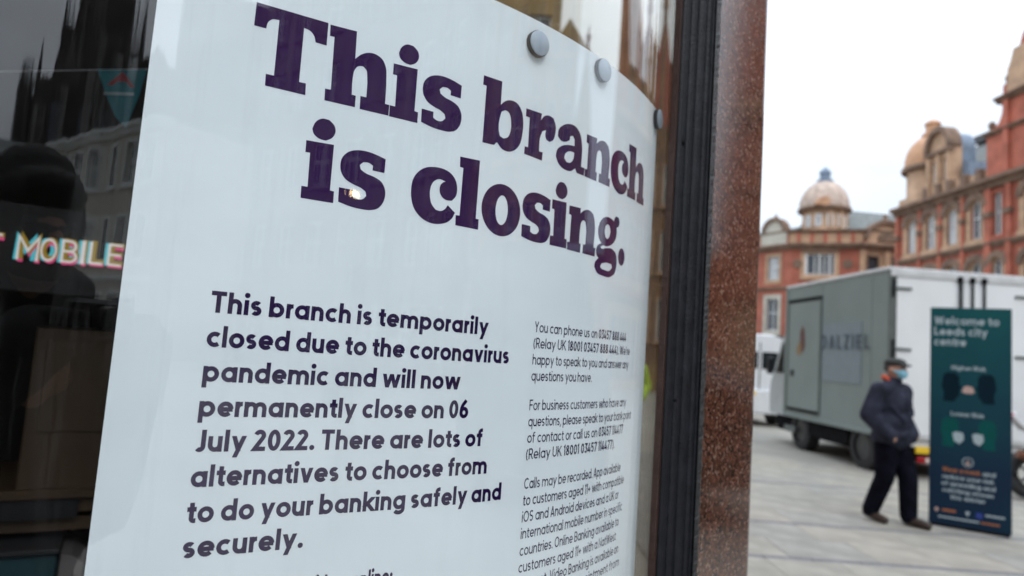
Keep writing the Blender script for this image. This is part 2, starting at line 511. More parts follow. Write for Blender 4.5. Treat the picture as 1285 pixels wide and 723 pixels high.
# ------------------------------------------------------------------ mesh helpers
class MB:
    """collects shapes; build() links them as one mesh object"""
    def __init__(s):
        s.v, s.f, s.sm = [], [], False
    def add(s, vs, fs):
        o = len(s.v)
        s.v += [tuple(x) for x in vs]
        s.f += [tuple(i + o for i in q) for q in fs]
        return s
    def box(s, x0, x1, y0, y1, z0, z1):
        return s.add([(x0, y0, z0), (x1, y0, z0), (x1, y1, z0), (x0, y1, z0), (x0, y0, z1), (x1, y0, z1), (x1, y1, z1), (x0, y1, z1)],
                     [(0, 3, 2, 1), (4, 5, 6, 7), (0, 1, 5, 4), (1, 2, 6, 5), (2, 3, 7, 6), (3, 0, 4, 7)])
    def cbox(s, x0, x1, y0, y1, z0, z1, c):
        """box with its top edges and uprights chamfered"""
        pl = [(x0 + c, y0), (x1 - c, y0), (x1, y0 + c), (x1, y1 - c), (x1 - c, y1), (x0 + c, y1), (x0, y1 - c), (x0, y0 + c)]
        cx, cy = (x0 + x1) / 2, (y0 + y1) / 2
        sh = lambda p: (p[0] - c * (1 if p[0] > cx else -1), p[1] - c * (1 if p[1] > cy else -1))
        rings = [[(*sh(p), z0) for p in pl], [(*p, z0 + c) for p in pl], [(*p, z1 - c) for p in pl], [(*sh(p), z1) for p in pl]]
        return s.loft(rings, cap=True)
    def loft(s, rings, cap=True, closed=True):
        n = len(rings[0])
        vs = [p for r in rings for p in r]
        fs = []
        for k in range(len(rings) - 1):
            for i in range(n if closed else n - 1):
                j = (i + 1) % n
                fs.append((k * n + i, k * n + j, (k + 1) * n + j, (k + 1) * n + i))
        if cap:
            fs.append(tuple(range(n - 1, -1, -1)))
            fs.append(tuple((len(rings) - 1) * n + i for i in range(n)))
        return s.add(vs, fs)
    def lathe(s, prof, cx=0, cy=0, n=24, a0=0, a1=360):
        full = abs(a1 - a0) >= 360
        rings = []
        for k in range(n if full else n + 1):
            a = R(a0 + (a1 - a0) * k / n)
            rings.append([(cx + r * math.cos(a), cy + r * math.sin(a), z) for r, z in prof])
        if full:
            rings.append(rings[0])
        return s.loft(rings, cap=False, closed=False)
    def tube(s, pts, r, n=8, cap=True):
        pts = [Vector(p) for p in pts]
        rr = r if isinstance(r, (list, tuple)) else [r] * len(pts)
        rings = []
        for i, p in enumerate(pts):
            d = (pts[min(i + 1, len(pts) - 1)] - pts[max(i - 1, 0)]).normalized()
            a = d.cross(Vector((0, 0, 1)))
            if a.length < 1e-3:
                a = d.cross(Vector((0, 1, 0)))
            a.normalize()
            b = a.cross(d)
            rings.append([tuple(p + (a * math.cos(t) + b * math.sin(t)) * rr[i]) for t in [2 * PI * k / n for k in range(n)]])
        return s.loft(rings, cap=cap)
    def prism(s, polys, y0, y1):
        """polygon (with holes) in x-z, pushed from y0 (front) to y1"""
        loops = [[Vector((x, z, 0)) for x, z in q] for q in polys]
        flat = [p for q in loops for p in q]
        n = len(flat)
        tri = tessellate_polygon(loops)
        vs = [(p.x, y0, p.y) for p in flat] + [(p.x, y1, p.y) for p in flat]
        fs = [tuple(t) for t in tri] + [tuple(n + i for i in reversed(t)) for t in tri]
        o = 0
        for q in loops:
            k = len(q)
            for i in range(k):
                j = (i + 1) % k
                fs.append((o + i, o + j, n + o + j, n + o + i))
            o += k
        return s.add(vs, fs)
    def cyl(s, c0, c1, r, n=16):
        return s.tube([c0, c1], r, n)
    def sphere(s, c, rx, ry, rz, n=16, m=10, lat0=-90, lat1=90):
        rings = []
        for k in range(m + 1):
            la = R(lat0 + (lat1 - lat0) * k / m)
            q = max(1e-4, math.cos(la))
            rings.append([(c[0] + rx * q * math.cos(2 * PI * i / n), c[1] + ry * q * math.sin(2 * PI * i / n), c[2] + rz * math.sin(la)) for i in range(n)])
        return s.loft(rings, cap=True)
    def mesh(s, name, mt, smooth=False):
        me = bpy.data.meshes.new(name)
        me.from_pydata(s.v, [], s.f)
        bm = bmesh.new()
        bm.from_mesh(me)
        bmesh.ops.recalc_face_normals(bm, faces=bm.faces)
        bm.to_mesh(me)
        bm.free()
        if smooth:
            for p in me.polygons:
                p.use_smooth = True
            me.set_sharp_from_angle(angle=R(40))
        me.materials.append(mt)
        me.update()
        return me
    def build(s, name, mt, parent=None, smooth=False):
        return link(name, s.mesh(name, mt, smooth), parent)

def link(name, me, parent=None, loc=None):
    o = bpy.data.objects.new(name, me)
    COL.objects.link(o)
    if parent is not None:
        o.parent = parent
    if loc is not None:
        o.location = loc
    return o

def tag(o, label=None, cat=None, group=None, kind=None):
    for k, v in (('label', label), ('category', cat), ('group', group), ('kind', kind)):
        if v:
            o[k] = v
    return o

def thing(name, label, cat, loc=(0, 0, 0), rz=0.0, group=None):
    o = bpy.data.objects.new(name, None)
    COL.objects.link(o)
    o.location = loc
    o.rotation_euler = (0, 0, rz)
    o.empty_display_size = 0.2
    return tag(o, label, cat, group)

def arch(cx, z, r, n=14, rz=None):
    """points of a half circle from the left springing to the right"""
    return [(cx - r * math.cos(PI * k / n), z + (rz or r) * math.sin(PI * k / n)) for k in range(n + 1)]

def ellipse(cx, cz, rx, rz, n=20):
    return [(cx + rx * math.cos(2 * PI * k / n), cz + rz * math.sin(2 * PI * k / n)) for k in range(n)]

def blob(name, prims, voxel, mt, parent, smooth_it=6):
    """one continuous skin over tapered limbs and ellipsoids (voxel remesh)"""
    b = MB()
    for pr in prims:
        if pr[0] == 'e':
            b.sphere(pr[1], *pr[2], n=20, m=14)
        else:
            pts, rr = [Vector(p) for p in pr[1]], pr[2]
            for i in range(len(pts) - 1):
                b.tube([pts[i], pts[i + 1]], [rr[i], rr[i + 1]], 14)
            for p, r in zip(pts, rr):
                b.sphere(p, r, r, r, 14, 8)
    me = b.mesh(name, mt)
    o = bpy.data.objects.new(name, me)
    COL.objects.link(o)
    rm = o.modifiers.new('skin', 'REMESH')
    rm.mode = 'VOXEL'
    rm.voxel_size = voxel
    sm = o.modifiers.new('soft', 'SMOOTH')
    sm.iterations = smooth_it
    sm.factor = 0.5
    dg = bpy.context.evaluated_depsgraph_get()
    me2 = bpy.data.meshes.new_from_object(o.evaluated_get(dg))
    me2.name = name
    if not me2.materials:
        me2.materials.append(mt)
    for p in me2.polygons:
        p.use_smooth = True
    o.modifiers.clear()
    o.data = me2
    o.parent = parent
    return o

# ------------------------------------------------------------------ stroke lettering (geometric sans)
def arcp(cx, cy, rx, ry, a0, a1, n=None):
    n = n or max(4, int(abs(a1 - a0) / 15))
    return [(cx + rx * math.cos(R(a0 + (a1 - a0) * k / n)), cy + ry * math.sin(R(a0 + (a1 - a0) * k / n))) for k in range(n + 1)]

XH, DE = 0.71, -0.27
def glyph(ch, w):
    """list of centre lines, list of dots, width; cap height is 1"""
    h = w / 2
    r = XH / 2 - h
    c = XH / 2
    nw = 0.62
    ar = (nw - w) / 2
    def archp(x):
        return [(x + h, XH - h - ar), *arcp(x + nw / 2, XH - h - ar, ar, ar, 180, 0)[1:], (x + nw - h, 0)]
    circ = arcp(c, c, r, r, 0, 360, 26)
    st = lambda x, a, b: [(x, a), (x, b)]
    if ch == 'a': return [circ, st(XH - h, 0, XH)], [], XH
    if ch == 'b': return [circ, st(h, 0, 1)], [], XH
    if ch == 'd': return [circ, st(XH - h, 0, 1)], [], XH
    if ch == 'p': return [circ, st(h, DE, XH)], [], XH
    if ch == 'q': return [circ, st(XH - h, DE, XH)], [], XH
    if ch == 'g': return [circ, [(XH - h, XH), (XH - h, 0.02), *arcp(c, 0.02, r, -DE - h + 0.02, 0, -150)[1:]]], [], XH
    if ch == 'o': return [circ], [], XH
    if ch == 'c': return [arcp(c, c, r, r, 48, 312)], [], XH * 0.88
    if ch == 'e': return [arcp(c, c, r, r, 0, 318), [(h, c - 0.01), (XH - h * 0.3, c - 0.01)]], [], XH
    if ch == 'h': return [st(h, 0, 1), archp(0)], [], nw
    if ch == 'n': return [st(h, 0, XH), archp(0)], [], nw
    if ch == 'm': return [st(h, 0, XH), archp(0), archp(nw - w)], [], 2 * nw - w
    if ch == 'u': return [[(h, XH), (h, h + ar), *arcp(nw / 2, h + ar, ar, ar, 180, 360)[1:]], st(nw - h, 0, XH)], [], nw
    if ch == 'i': return [st(h, 0, XH)], [(h, 0.93, 0.62 * w)], w
    if ch == 'l': return [st(h, 0, 1)], [], w
    if ch == 'r': return [st(h, 0, XH), [(h, XH - h - ar), *arcp(nw / 2, XH - h - ar, ar, ar, 180, 84)[1:]]], [], 0.35
    if ch == 's':
        q = (XH - w) / 4
        return [arcp(0.25, XH - h - q, 0.25 - h, q, 35, 270) + arcp(0.25, h + q, 0.25 - h, q, 90, -145)[1:]], [], 0.5
    if ch == 't': return [[(0.1 + h, 0.9), (0.1 + h, 0.14 + h), *arcp(0.1 + h + 0.12, h + 0.12, 0.12, 0.12, 180, 270)[1:], (0.4, h)], [(0, XH - h), (0.4, XH - h)]], [], 0.4
    if ch == 'f': return [[(0.1 + h, 0), (0.1 + h, 0.78), *arcp(0.1 + h + 0.15, 0.78, 0.15, 0.22 - h, 180, 90)[1:], (0.42, 1 - h)], [(0, XH - h), (0.4, XH - h)]], [], 0.42
    if ch == 'v': return [[(h * 1.1, XH), (0.33, 0)], [(0.66 - h * 1.1, XH), (0.33, 0)]], [], 0.66
    if ch == 'w': return [[(h * 1.1, XH), (0.29, 0)], [(0.52, XH), (0.29, 0)], [(0.52, XH), (0.75, 0)], [(1.04 - h * 1.1, XH), (0.75, 0)]], [], 1.04
    if ch == 'y': return [[(h * 1.05, XH), (0.35, 0.02)], [(0.67 - h * 1.05, XH), (0.2, DE)]], [], 0.67
    if ch == 'k': return [st(h, 0, 1), [(0.56, XH), (h, 0.24)], [(0.24, 0.4), (0.6, 0)]], [], 0.6
    if ch == 'x': return [[(h, 0), (0.56, XH)], [(h, XH), (0.56, 0)]], [], 0.6
    if ch == 'T': return [[(0, 1 - h), (0.66, 1 - h)], st(0.33, 0, 1 - h)], [], 0.66
    if ch == 'Y': return [[(h, 1), (0.34, 0.45), (0.68 - h, 1)], st(0.34, 0, 0.46)], [], 0.68
    if ch == 'J': return [[(0.46 - h, 1), (0.46 - h, 0.26), *arcp(0.25 - h * 0.3, 0.26, 0.21 - h * 0.7, 0.26 - h, 0, -140)[1:]]], [], 0.46
    if ch == 'F': return [[(0.54, 1 - h), (h, 1 - h), (h, 0)], [(h, 0.5), (0.5, 0.5)]], [], 0.54
    if ch == 'E': return [[(0.54, 1 - h), (h, 1 - h), (h, h), (0.54, h)], [(h, 0.5), (0.5, 0.5)]], [], 0.54
    if ch == 'L': return [[(h, 1), (h, h), (0.52, h)]], [], 0.52
    if ch == 'H': return [st(h, 0, 1), st(0.7 - h, 0, 1), [(h, 0.5), (0.7 - h, 0.5)]], [], 0.7
    if ch == 'I': return [st(h, 0, 1)], [], w
    if ch == 'K': return [st(h, 0, 1), [(0.62, 1), (h, 0.38)], [(0.26, 0.55), (0.66, 0)]], [], 0.66
    if ch == 'V': return [[(h * 1.1, 1), (0.36, 0)], [(0.72 - h * 1.1, 1), (0.36, 0)]], [], 0.72
    if ch == 'W': return [[(h * 1.1, 1), (0.3, 0)], [(0.54, 0.95), (0.3, 0)], [(0.54, 0.95), (0.78, 0)], [(1.08 - h * 1.1, 1), (0.78, 0)]], [], 1.08
    if ch == 'A': return [[(h * 1.05, 0), (0.36, 1)], [(0.72 - h * 1.05, 0), (0.36, 1)], [(0.16, 0.28), (0.56, 0.28)]], [], 0.72
    if ch == 'N': return [[(h, 0), (h, 1 - h * 0.5), (0.7 - h, h * 0.5), (0.7 - h, 1)]], [], 0.7
    if ch == 'M': return [[(h, 0), (h, 1 - h * 0.6), (0.42, 0.4), (0.84 - h, 1 - h * 0.6), (0.84 - h, 0)]], [], 0.84
    if ch == 'Z': return [[(0.02, 1 - h), (0.58 - h, 1 - h), (h, h), (0.6, h)]], [], 0.6
    if ch == 'O': return [arcp(0.43, 0.5, 0.43 - h, 0.5 - h, 0, 360, 28)], [], 0.86
    if ch == 'C': return [arcp(0.43, 0.5, 0.43 - h, 0.5 - h, 48, 312)], [], 0.76
    if ch == 'D': return [[(h, h), (h, 1 - h), (0.3, 1 - h), *arcp(0.3, 0.5, 0.42 - h, 0.5 - h, 90, -90), (h, h)]], [], 0.72
    if ch in 'RB':
        top = [(h, 0.5 - (0 if ch == 'B' else 0.06)), (0.32, 0.5 - (0 if ch == 'B' else 0.06))]
        q0 = top[0][1]
        rr = (1 - h - q0) / 2
        s1 = [(h, 1 - h), (0.32, 1 - h), *arcp(0.32, q0 + rr, 0.25 - h + 0.02, rr, 90, -90)[1:], (h, q0)]
        if ch == 'R': return [st(h, 0, 1), s1, [(0.3, q0), (0.6 - h * 0.4, 0)]], [], 0.6
        return [st(h, 0, 1), s1, [(h, q0), (0.34, q0), *arcp(0.34, (q0 + h) / 2, 0.27 - h + 0.02, (q0 - h) / 2, 90, -90)[1:], (h, h)]], [], 0.62
    if ch == 'U': return [[(h, 1), (h, 0.33), *arcp(0.34, 0.33, 0.34 - h, 0.33 - h, 180, 360)[1:], (0.68 - h, 1)]], [], 0.68
    if ch == 'S':
        q = (1 - w) / 4
        return [arcp(0.3, 1 - h - q, 0.3 - h, q, 30, 270) + arcp(0.3, h + q, 0.3 - h, q, 90, -145)[1:]], [], 0.6
    if ch == '0': return [arcp(0.3, 0.5, 0.3 - h, 0.5 - h, 0, 360, 26)], [], 0.6
    if ch == '1': return [[(0.03, 0.82), (0.27 - h, 0.96), (0.27 - h, 0)]], [], 0.27
    if ch == '2': return [[*arcp(0.28, 1 - 0.28, 0.28 - h, 0.28 - h, 165, -38), (h * 0.8, h), (0.57, h)]], [], 0.57
    if ch == '3': return [[(0.03, 1 - h), (0.5, 1 - h), (0.27, 0.6), *arcp(0.26, 0.31, 0.27 - h, 0.31 - h, 80, -155)]], [], 0.54
    if ch == '4': return [[(0.58, 0.22), (0.04, 0.22), (0.36, 1 - h * 0.3)], st(0.42, 0, 0.52)], [], 0.6
    if ch == '5': return [[(0.5, 1 - h), (0.12, 1 - h), (0.08, 0.55), *arcp(0.26, 0.33, 0.28 - h, 0.33 - h, 110, -150)]], [], 0.55
    if ch == '6': return [arcp(0.3, 0.32, 0.3 - h, 0.32 - h, 0, 360, 24), [(0.42, 1), *arcp(0.42, 0.36, 0.42 - h, 0.52, 130, 180)]], [], 0.6
    if ch == '7': return [[(0, 1 - h), (0.5, 1 - h), (0.16, 0)]], [], 0.54
    if ch == '8': return [arcp(0.29, 0.74, 0.25 - h, 0.26 - h, 0, 360, 22), arcp(0.29, 0.27, 0.29 - h, 0.27 - h, 0, 360, 22)], [], 0.58
    if ch == '.': return [], [(0.62 * w, 0.62 * w, 0.62 * w)], 1.24 * w
    if ch == ':': return [], [(0.62 * w, 0.62 * w, 0.62 * w), (0.62 * w, 0.55, 0.62 * w)], 1.24 * w
    if ch == ',': return [[(0.14, 0.12), (0.04, -0.16)]], [], 0.2
    if ch == '(': return [arcp(0.5, 0.4, 0.46, 0.66, 130, 230)], [], 0.24
    if ch == ')': return [arcp(-0.26, 0.4, 0.46, 0.66, 50, -50)], [], 0.24
    if ch == '+': return [[(0.03, 0.42), (0.53, 0.42)], [(0.28, 0.17), (0.28, 0.67)]], [], 0.56
    if ch == "'": return [[(h, 1), (h, 0.72)]], [], w
    raise ValueError(ch)

def ribbon(pts, h):
    """two edges of a stroke of half width h along a centre line"""
    P = [Vector(p) for p in pts]
    P = [p for i, p in enumerate(P) if i == 0 or (p - P[i - 1]).length > 1e-5]
    n = len(P)
    closed = (P[0] - P[-1]).length < 1e-6
    if n == 2 and abs(P[1].y - P[0].y) > 0.6 * abs(P[1].x - P[0].x):       # slanted stems end flat on the lines
        d = (P[1] - P[0]).normalized()
        q = Vector((h / abs(d.y), 0))
        return [p - q for p in P], [p + q for p in P]
    A, B = [], []
    for i in range(n):
        if closed and i in (0, n - 1):
            d0, d1 = (P[0] - P[-2]).normalized(), (P[1] - P[0]).normalized()
        else:
            d0 = (P[i] - P[i - 1]).normalized() if i else (P[1] - P[0]).normalized()
            d1 = (P[i + 1] - P[i]).normalized() if i < n - 1 else d0
        n0, n1 = Vector((-d0.y, d0.x)), Vector((-d1.y, d1.x))
        q = n0 + n1
        q = n0 if q.length < 1e-3 else q.normalized()
        k = h / max(0.45, q.dot(n0))
        A.append(P[i] + q * k)
        B.append(P[i] - q * k)
    return A, B

def text(mb, runs, x0, z0, size, fit, at, track=0.095, space=0.28):
    """lay stroke letters from x0 (to x0 + fit when given) on baseline z0; at(x, z, layer) gives the point"""
    items, x = [], 0.0
    for txt, w in runs:
        for ch in txt:
            if ch == ' ':
                x += space
                continue
            S, D, adv = glyph(ch, w)
            items.append((x, S, D, w))
            x += adv + track * (0.7 if ch in 'ceorvwyt.,' else 1.0)
    total = x - track
    k = (fit / (total * size)) if fit else 1.0
    for gx, S, D, w in items:
        lay = 0
        for pts in S:
            A, B = ribbon(pts, w / 2)
            vs = [at(x0 + (gx + p.x) * size * k, z0 + p.y * size, lay) for q in zip(A, B) for p in q]
            mb.add(vs, [(2 * i, 2 * i + 1, 2 * i + 3, 2 * i + 2) for i in range(len(A) - 1)])
            lay += 1
        for cx, cz, r in D:
            vs = [at(x0 + (gx + cx + r * math.cos(2 * PI * i / 14)) * size * k, z0 + (cz + r * math.sin(2 * PI * i / 14)) * size, lay) for i in range(14)]
            mb.add(vs, [tuple(range(14))])
    return total * size * k

def flat_at(y, step=0.0006):
    return lambda x, z, lay: (x, y - step * lay, z)

# ------------------------------------------------------------------ the shop window: plan curve (flat, then bowed round the corner)
ALPHA = -0.534897889
NV = Vector((math.sin(ALPHA), math.cos(ALPHA), 0))     # from the street into the shop
TV = Vector((math.cos(ALPHA), -math.sin(ALPHA), 0))    # along the window
S0, RAD, DIST = 0.284978234, 0.944453635, 0.72

def wpt(s, z, off=0.0):
    """point on the poster curve at length s and height z; off = metres out towards the street"""
    if s <= S0:
        p = NV * (DIST - off) + TV * s
    else:
        a = (s - S0) / RAD
        p = NV * DIST + TV * S0 + NV * RAD + (-NV * math.cos(a) + TV * math.sin(a)) * (RAD + off)
    return (p.x, p.y, z)

def curved(s0, s1, z0, z1, off, ds=0.005, uv=False, back=None, name='sheet', mt=None, parent=None, nz=1):
    n = max(2, round((s1 - s0) / ds))
    vs, fs = [], []
    for i in range(n + 1):
        s = s0 + (s1 - s0) * i / n
        for k in range(nz + 1):
            vs.append(wpt(s, z0 + (z1 - z0) * k / nz, off))
    c = nz + 1
    for i in range(n):
        for k in range(nz):
            fs.append((i * c + k, (i + 1) * c + k, (i + 1) * c + k + 1, i * c + k + 1))
    if back is not None:
        o = len(vs)
        for i in range(n + 1):
            s = s0 + (s1 - s0) * i / n
            for k in range(nz + 1):
                vs.append(wpt(s, z0 + (z1 - z0) * k / nz, back))
        fs += [tuple(o + j for j in reversed(q)) for q in list(fs)]
        for i in range(n):
            fs.append((i * c, o + i * c, o + (i + 1) * c, (i + 1) * c))
            fs.append((i * c + nz, (i + 1) * c + nz, o + (i + 1) * c + nz, o + i * c + nz))
        for i in (0, n):
            for k in range(nz):
                q = (i * c + k, i * c + k + 1, o + i * c + k + 1, o + i * c + k)
                fs.append(q if i == 0 else tuple(reversed(q)))
    me = bpy.data.meshes.new(name)
    me.from_pydata(vs, [], fs)
    if uv:
        ul = me.uv_layers.new(name='UVMap')
        half = (n + 1) * c
        for lp in me.loops:
            j = lp.vertex_index % half
            i, k = divmod(j, c)
            ul.data[lp.index].uv = (s0 + (s1 - s0) * i / n, z0 + (z1 - z0) * k / nz)
    for p in me.polygons:
        p.use_smooth = True
    me.set_sharp_from_angle(angle=R(30))
    me.materials.append(mt)
    return link(name, me, parent)

ZP = EYE
poster = thing('poster', 'large white notice with dark purple heading on the inside of the curved shop window', 'poster', (0, 0, 0))
curved(-0.0025, 0.828, ZP + 0.4498 - 1.189, ZP + 0.4498, 0.0, back=-0.0005, name='sheet', mt=M['paper'], parent=poster)

# heading: slab letters as outlines, tenths of a millimetre from the left foot and the base line
GL = {'T': [[[-170,863],[590,880],[595,619],[473,617],[452,682],[410,724],[336,741],[342,127],[415,130],[421,-1],[0,-7],[-4,121],[79,123],[74,743],[5,730],[-36,684],[-49,609],[-171,606]]], 'h': [[[-16,870],[287,887],[297,562],[356,629],[437,678],[529,687],[613,651],[664,564],[682,430],[693,134],[745,134],[746,6],[402,-1],[396,151],[466,153],[454,392],[436,471],[393,504],[340,488],[302,433],[290,340],[296,140],[343,139],[345,5],[0,-3],[-6,130],[58,132],[41,744],[-10,740]]], 'i': [[[-1,644],[302,658],[306,141],[352,136],[355,6],[0,2],[-4,134],[62,135],[52,513],[2,512]],[[50,785],[78,867],[145,922],[223,925],[287,874],[305,811],[275,733],[207,685],[128,693],[71,732]]], 's': [[[502,623],[502,459],[358,461],[359,517],[308,540],[242,534],[205,491],[222,444],[283,413],[385,390],[474,349],[524,275],[535,194],[514,107],[461,35],[380,1],[277,-7],[133,3],[0,32],[-6,195],[149,194],[152,120],[205,99],[272,109],[313,153],[298,202],[244,233],[149,259],[54,304],[1,374],[-14,446],[1,540],[55,609],[152,655],[255,667],[382,653]]], 'b': [[[-55,854],[236,861],[240,548],[300,611],[401,655],[509,645],[589,568],[632,421],[630,247],[595,101],[513,6],[411,-37],[313,-28],[221,42],[176,-6],[0,-14],[-2,731],[-54,730]],[[261,464],[320,498],[374,485],[410,438],[428,350],[422,220],[387,149],[320,117],[260,135],[236,213],[239,368]]], 'r': [[[-16,626],[272,639],[264,542],[319,614],[410,651],[505,637],[556,553],[559,433],[525,333],[453,286],[385,303],[363,362],[373,431],[306,400],[270,307],[265,106],[337,107],[332,-9],[0,3],[2,107],[62,108],[55,516],[-14,519]]], 'a': [[[-12,418],[-3,511],[91,606],[224,661],[368,661],[475,589],[528,463],[543,115],[631,113],[622,0],[449,-2],[404,55],[322,-3],[174,-19],[33,37],[-28,127],[-7,223],[88,303],[230,354],[362,373],[353,469],[310,510],[255,491],[242,426],[158,380],[54,373]],[[362,276],[262,271],[174,216],[149,143],[209,97],[292,112],[352,181]]], 'n': [[[0,633],[264,648],[265,570],[350,632],[486,660],[594,619],[638,522],[646,130],[698,127],[690,-1],[369,0],[371,133],[429,135],[420,410],[394,474],[338,486],[297,444],[281,372],[275,132],[314,127],[309,-5],[0,-3],[-1,108],[52,113],[55,503],[1,510]]], 'c': [[[457,229],[565,152],[529,74],[459,13],[368,-20],[244,-27],[119,18],[21,114],[-25,236],[-35,346],[-20,461],[40,564],[124,628],[234,659],[359,662],[468,627],[540,555],[570,464],[558,354],[509,293],[435,287],[369,318],[334,379],[336,446],[364,490],[406,512],[318,525],[249,486],[212,403],[211,298],[244,200],[301,144],[374,141],[429,180]]], 'l': [[[-8,866],[282,879],[284,132],[329,130],[331,-2],[0,1],[-7,126],[48,129],[49,732],[0,736]]], 'o': [[[631,313],[620,401],[589,483],[539,554],[474,608],[397,642],[316,653],[234,642],[158,608],[93,554],[43,483],[11,401],[0,313],[11,225],[43,143],[93,73],[158,19],[234,-15],[316,-26],[397,-15],[474,19],[539,73],[589,143],[620,225]],[[418,313],[414,364],[404,410],[389,451],[368,481],[344,501],[318,507],[293,501],[269,481],[248,451],[232,410],[222,364],[219,313],[222,263],[232,216],[248,176],[269,145],[293,126],[318,119],[344,126],[368,145],[389,176],[404,216],[414,263]]], 'g': [[[22,390],[44,512],[132,613],[257,663],[414,658],[488,636],[492,687],[550,728],[637,724],[677,662],[649,582],[582,556],[596,485],[567,368],[460,269],[294,211],[169,202],[113,169],[137,156],[274,179],[469,197],[599,152],[642,60],[637,-76],[592,-180],[446,-248],[230,-257],[46,-225],[-31,-147],[-14,-70],[75,-5],[18,35],[-7,102],[28,178],[129,231],[54,301]],[[213,425],[227,512],[288,560],[354,537],[388,458],[368,369],[306,322],[245,347]],[[137,-128],[172,-71],[323,-41],[472,-44],[498,-91],[434,-146],[265,-160],[172,-151]]], '.': [[[236,122],[232,158],[221,192],[202,221],[177,243],[149,257],[118,262],[88,257],[59,243],[35,221],[16,192],[4,158],[0,122],[4,86],[16,53],[35,24],[59,1],[88,-12],[118,-17],[149,-12],[177,1],[202,24],[221,53],[232,86]]]}
def smooth_loop(P):
    """round the traced outline between its corners"""
    n = len(P)
    V = [Vector(p) for p in P]
    cor = []
    for i in range(n):
        a, b = V[i] - V[i - 1], V[(i + 1) % n] - V[i]
        cor.append(a.length < 1e-6 or b.length < 1e-6 or a.angle(b) > R(40))
    out = []
    for i in range(n):
        p1, p2 = V[i], V[(i + 1) % n]
        out.append(p1)
        c1, c2 = cor[i], cor[(i + 1) % n]
        if c1 and c2:
            continue
        L = (p2 - p1).length
        def tang(j, c, chord):
            if c:
                return chord
            a, b = V[j] - V[j - 1], V[(j + 1) % n] - V[j]
            t = a.normalized() / a.length + b.normalized() / b.length
            t.normalize()
            return t * L
        t1, t2 = tang(i, c1, p2 - p1), tang((i + 1) % n, c2, p2 - p1)
        for u in (0.25, 0.5, 0.75):
            u2, u3 = u * u, u * u * u
            out.append(p1 * (2 * u3 - 3 * u2 + 1) + t1 * (u3 - 2 * u2 + u) + p2 * (-2 * u3 + 3 * u2) + t2 * (u3 - u2))
    return out

INK_OFF = 0.00025
def heading_letter(ch, s, z):
    bm = bmesh.new()
    for grp in ([GL[ch]] if ch != 'i' else [[GL[ch][0]], [GL[ch][1]]]):
        loops = [[Vector((s + p.x * 1e-4, z + p.y * 1e-4, 0)) for p in smooth_loop(q)] for q in grp]
        vs = [bm.verts.new(p) for q in loops for p in q]
        for t in tessellate_polygon(loops):
            try:
                bm.faces.new([vs[i] for i in t])
            except ValueError:
                pass
    xs = [v.co.x for v in bm.verts]
    k = math.ceil(min(xs) / 0.01) * 0.01
    while k < max(xs):
        bmesh.ops.bisect_plane(bm, geom=bm.verts[:] + bm.edges[:] + bm.faces[:], plane_co=(k, 0, 0), plane_no=(1, 0, 0))
        k += 0.01
    for v in bm.verts:
        v.co = wpt(v.co.x, v.co.y, INK_OFF)
    bmesh.ops.recalc_face_normals(bm, faces=bm.faces)
    me = bpy.data.meshes.new('letter')
    bm.to_mesh(me)
    bm.free()
    me.materials.append(M['ink'])
    link('letter', me, poster)

Z1, Z2 = ZP + 0.2603, ZP + 0.1466
for ch, s in (('T', 0.1048), ('h', 0.1679), ('i', 0.2434), ('s', 0.2835), ('b', 0.370), ('r', 0.4385), ('a', 0.501), ('n', 0.5649), ('c', 0.6385), ('h', 0.6956)):
    heading_letter(ch, s, Z1)
for ch, s in (('i', 0.153), ('s', 0.1938), ('c', 0.2818), ('l', 0.3403), ('o', 0.376), ('s', 0.4436), ('i', 0.4974), ('n', 0.5343), ('g', 0.6068), ('.', 0.6754)):
    heading_letter(ch, s, Z2)

def p_at(s, z, lay):
    return wpt(s, z, INK_OFF + 0.00006 * lay)

BW = 0.205
body = [('This branch is temporarily', .0157, .3999), ('closed due to the coronavirus', -.0189, .4372), ('pandemic and will now', -.0535, .3642),
        ('permanently close on 06', -.0882, .3795), ('July 2022. There are lots of', -.1227, .4038), ('alternatives to choose from', -.1568, .4137),
        ('to do your banking safely and', -.1912, .4399), ('securely.', -.2245, .1912)]
for txt, z, s1 in body:
    mb = MB()
    text(mb, [(txt, BW)], 0.0765, ZP + z, 0.0218, s1 - 0.0765, p_at, space=0.25)
    tag(mb.build('text_line', M['small_ink'], poster), kind='stuff')
mb = MB()
text(mb, [('with us online:', BW)], 0.196, ZP - 0.2735, 0.0185, 0.1, p_at, space=0.25)
tag(mb.build('text_line', M['small_ink'], poster), kind='stuff')

LW, LB = 0.128, 0.168
small = [([('You can phone us on ', LW), ('03457 888 444', LB)], .0253, .7227), ([('(Relay UK ', LW), ('18001 03457 888 444', LB), ("). We're", LW)], .0037, .7414),
         ([('happy to speak to you and answer any', LW)], -.0183, .7385), ([('questions you have.', LW)], -.0400, .615),
         ([('For business customers who have any', LW)], -.0790, .7364), ([('questions, please speak to your bank point', LW)], -.1004, .7626),
         ([('of contact or call us on ', LW), ('03457 114477', LB)], -.1218, .7296), ([('(Relay UK ', LW), ('18001 03457 114477', LB), (').', LW)], -.1432, .6988),
         ([('Calls may be recorded. App available', LW)], -.1816, .7281), ([('to customers aged 11+ with compatible', LW)], -.2030, .7454),
         ([('iOS and Android devices and a UK or', LW)], -.2243, .7264), ([('international mobile number in specific', LW)], -.2455, .7438),
         ([('countries. Online Banking available to', LW)], -.2672, .7325), ([('customers aged 11+ with a NatWest', LW)], -.2885, .7239),
         ([('account. Video Banking is available on', LW)], -.3100, .7371)]
for runs, z, s1 in small:
    mb = MB()
    text(mb, runs, 0.4795, ZP + z, 0.0142, s1 - 0.4795, p_at, track=0.12, space=0.29)
    tag(mb.build('text_line', M['small_ink'], poster), kind='stuff')
mb = MB()
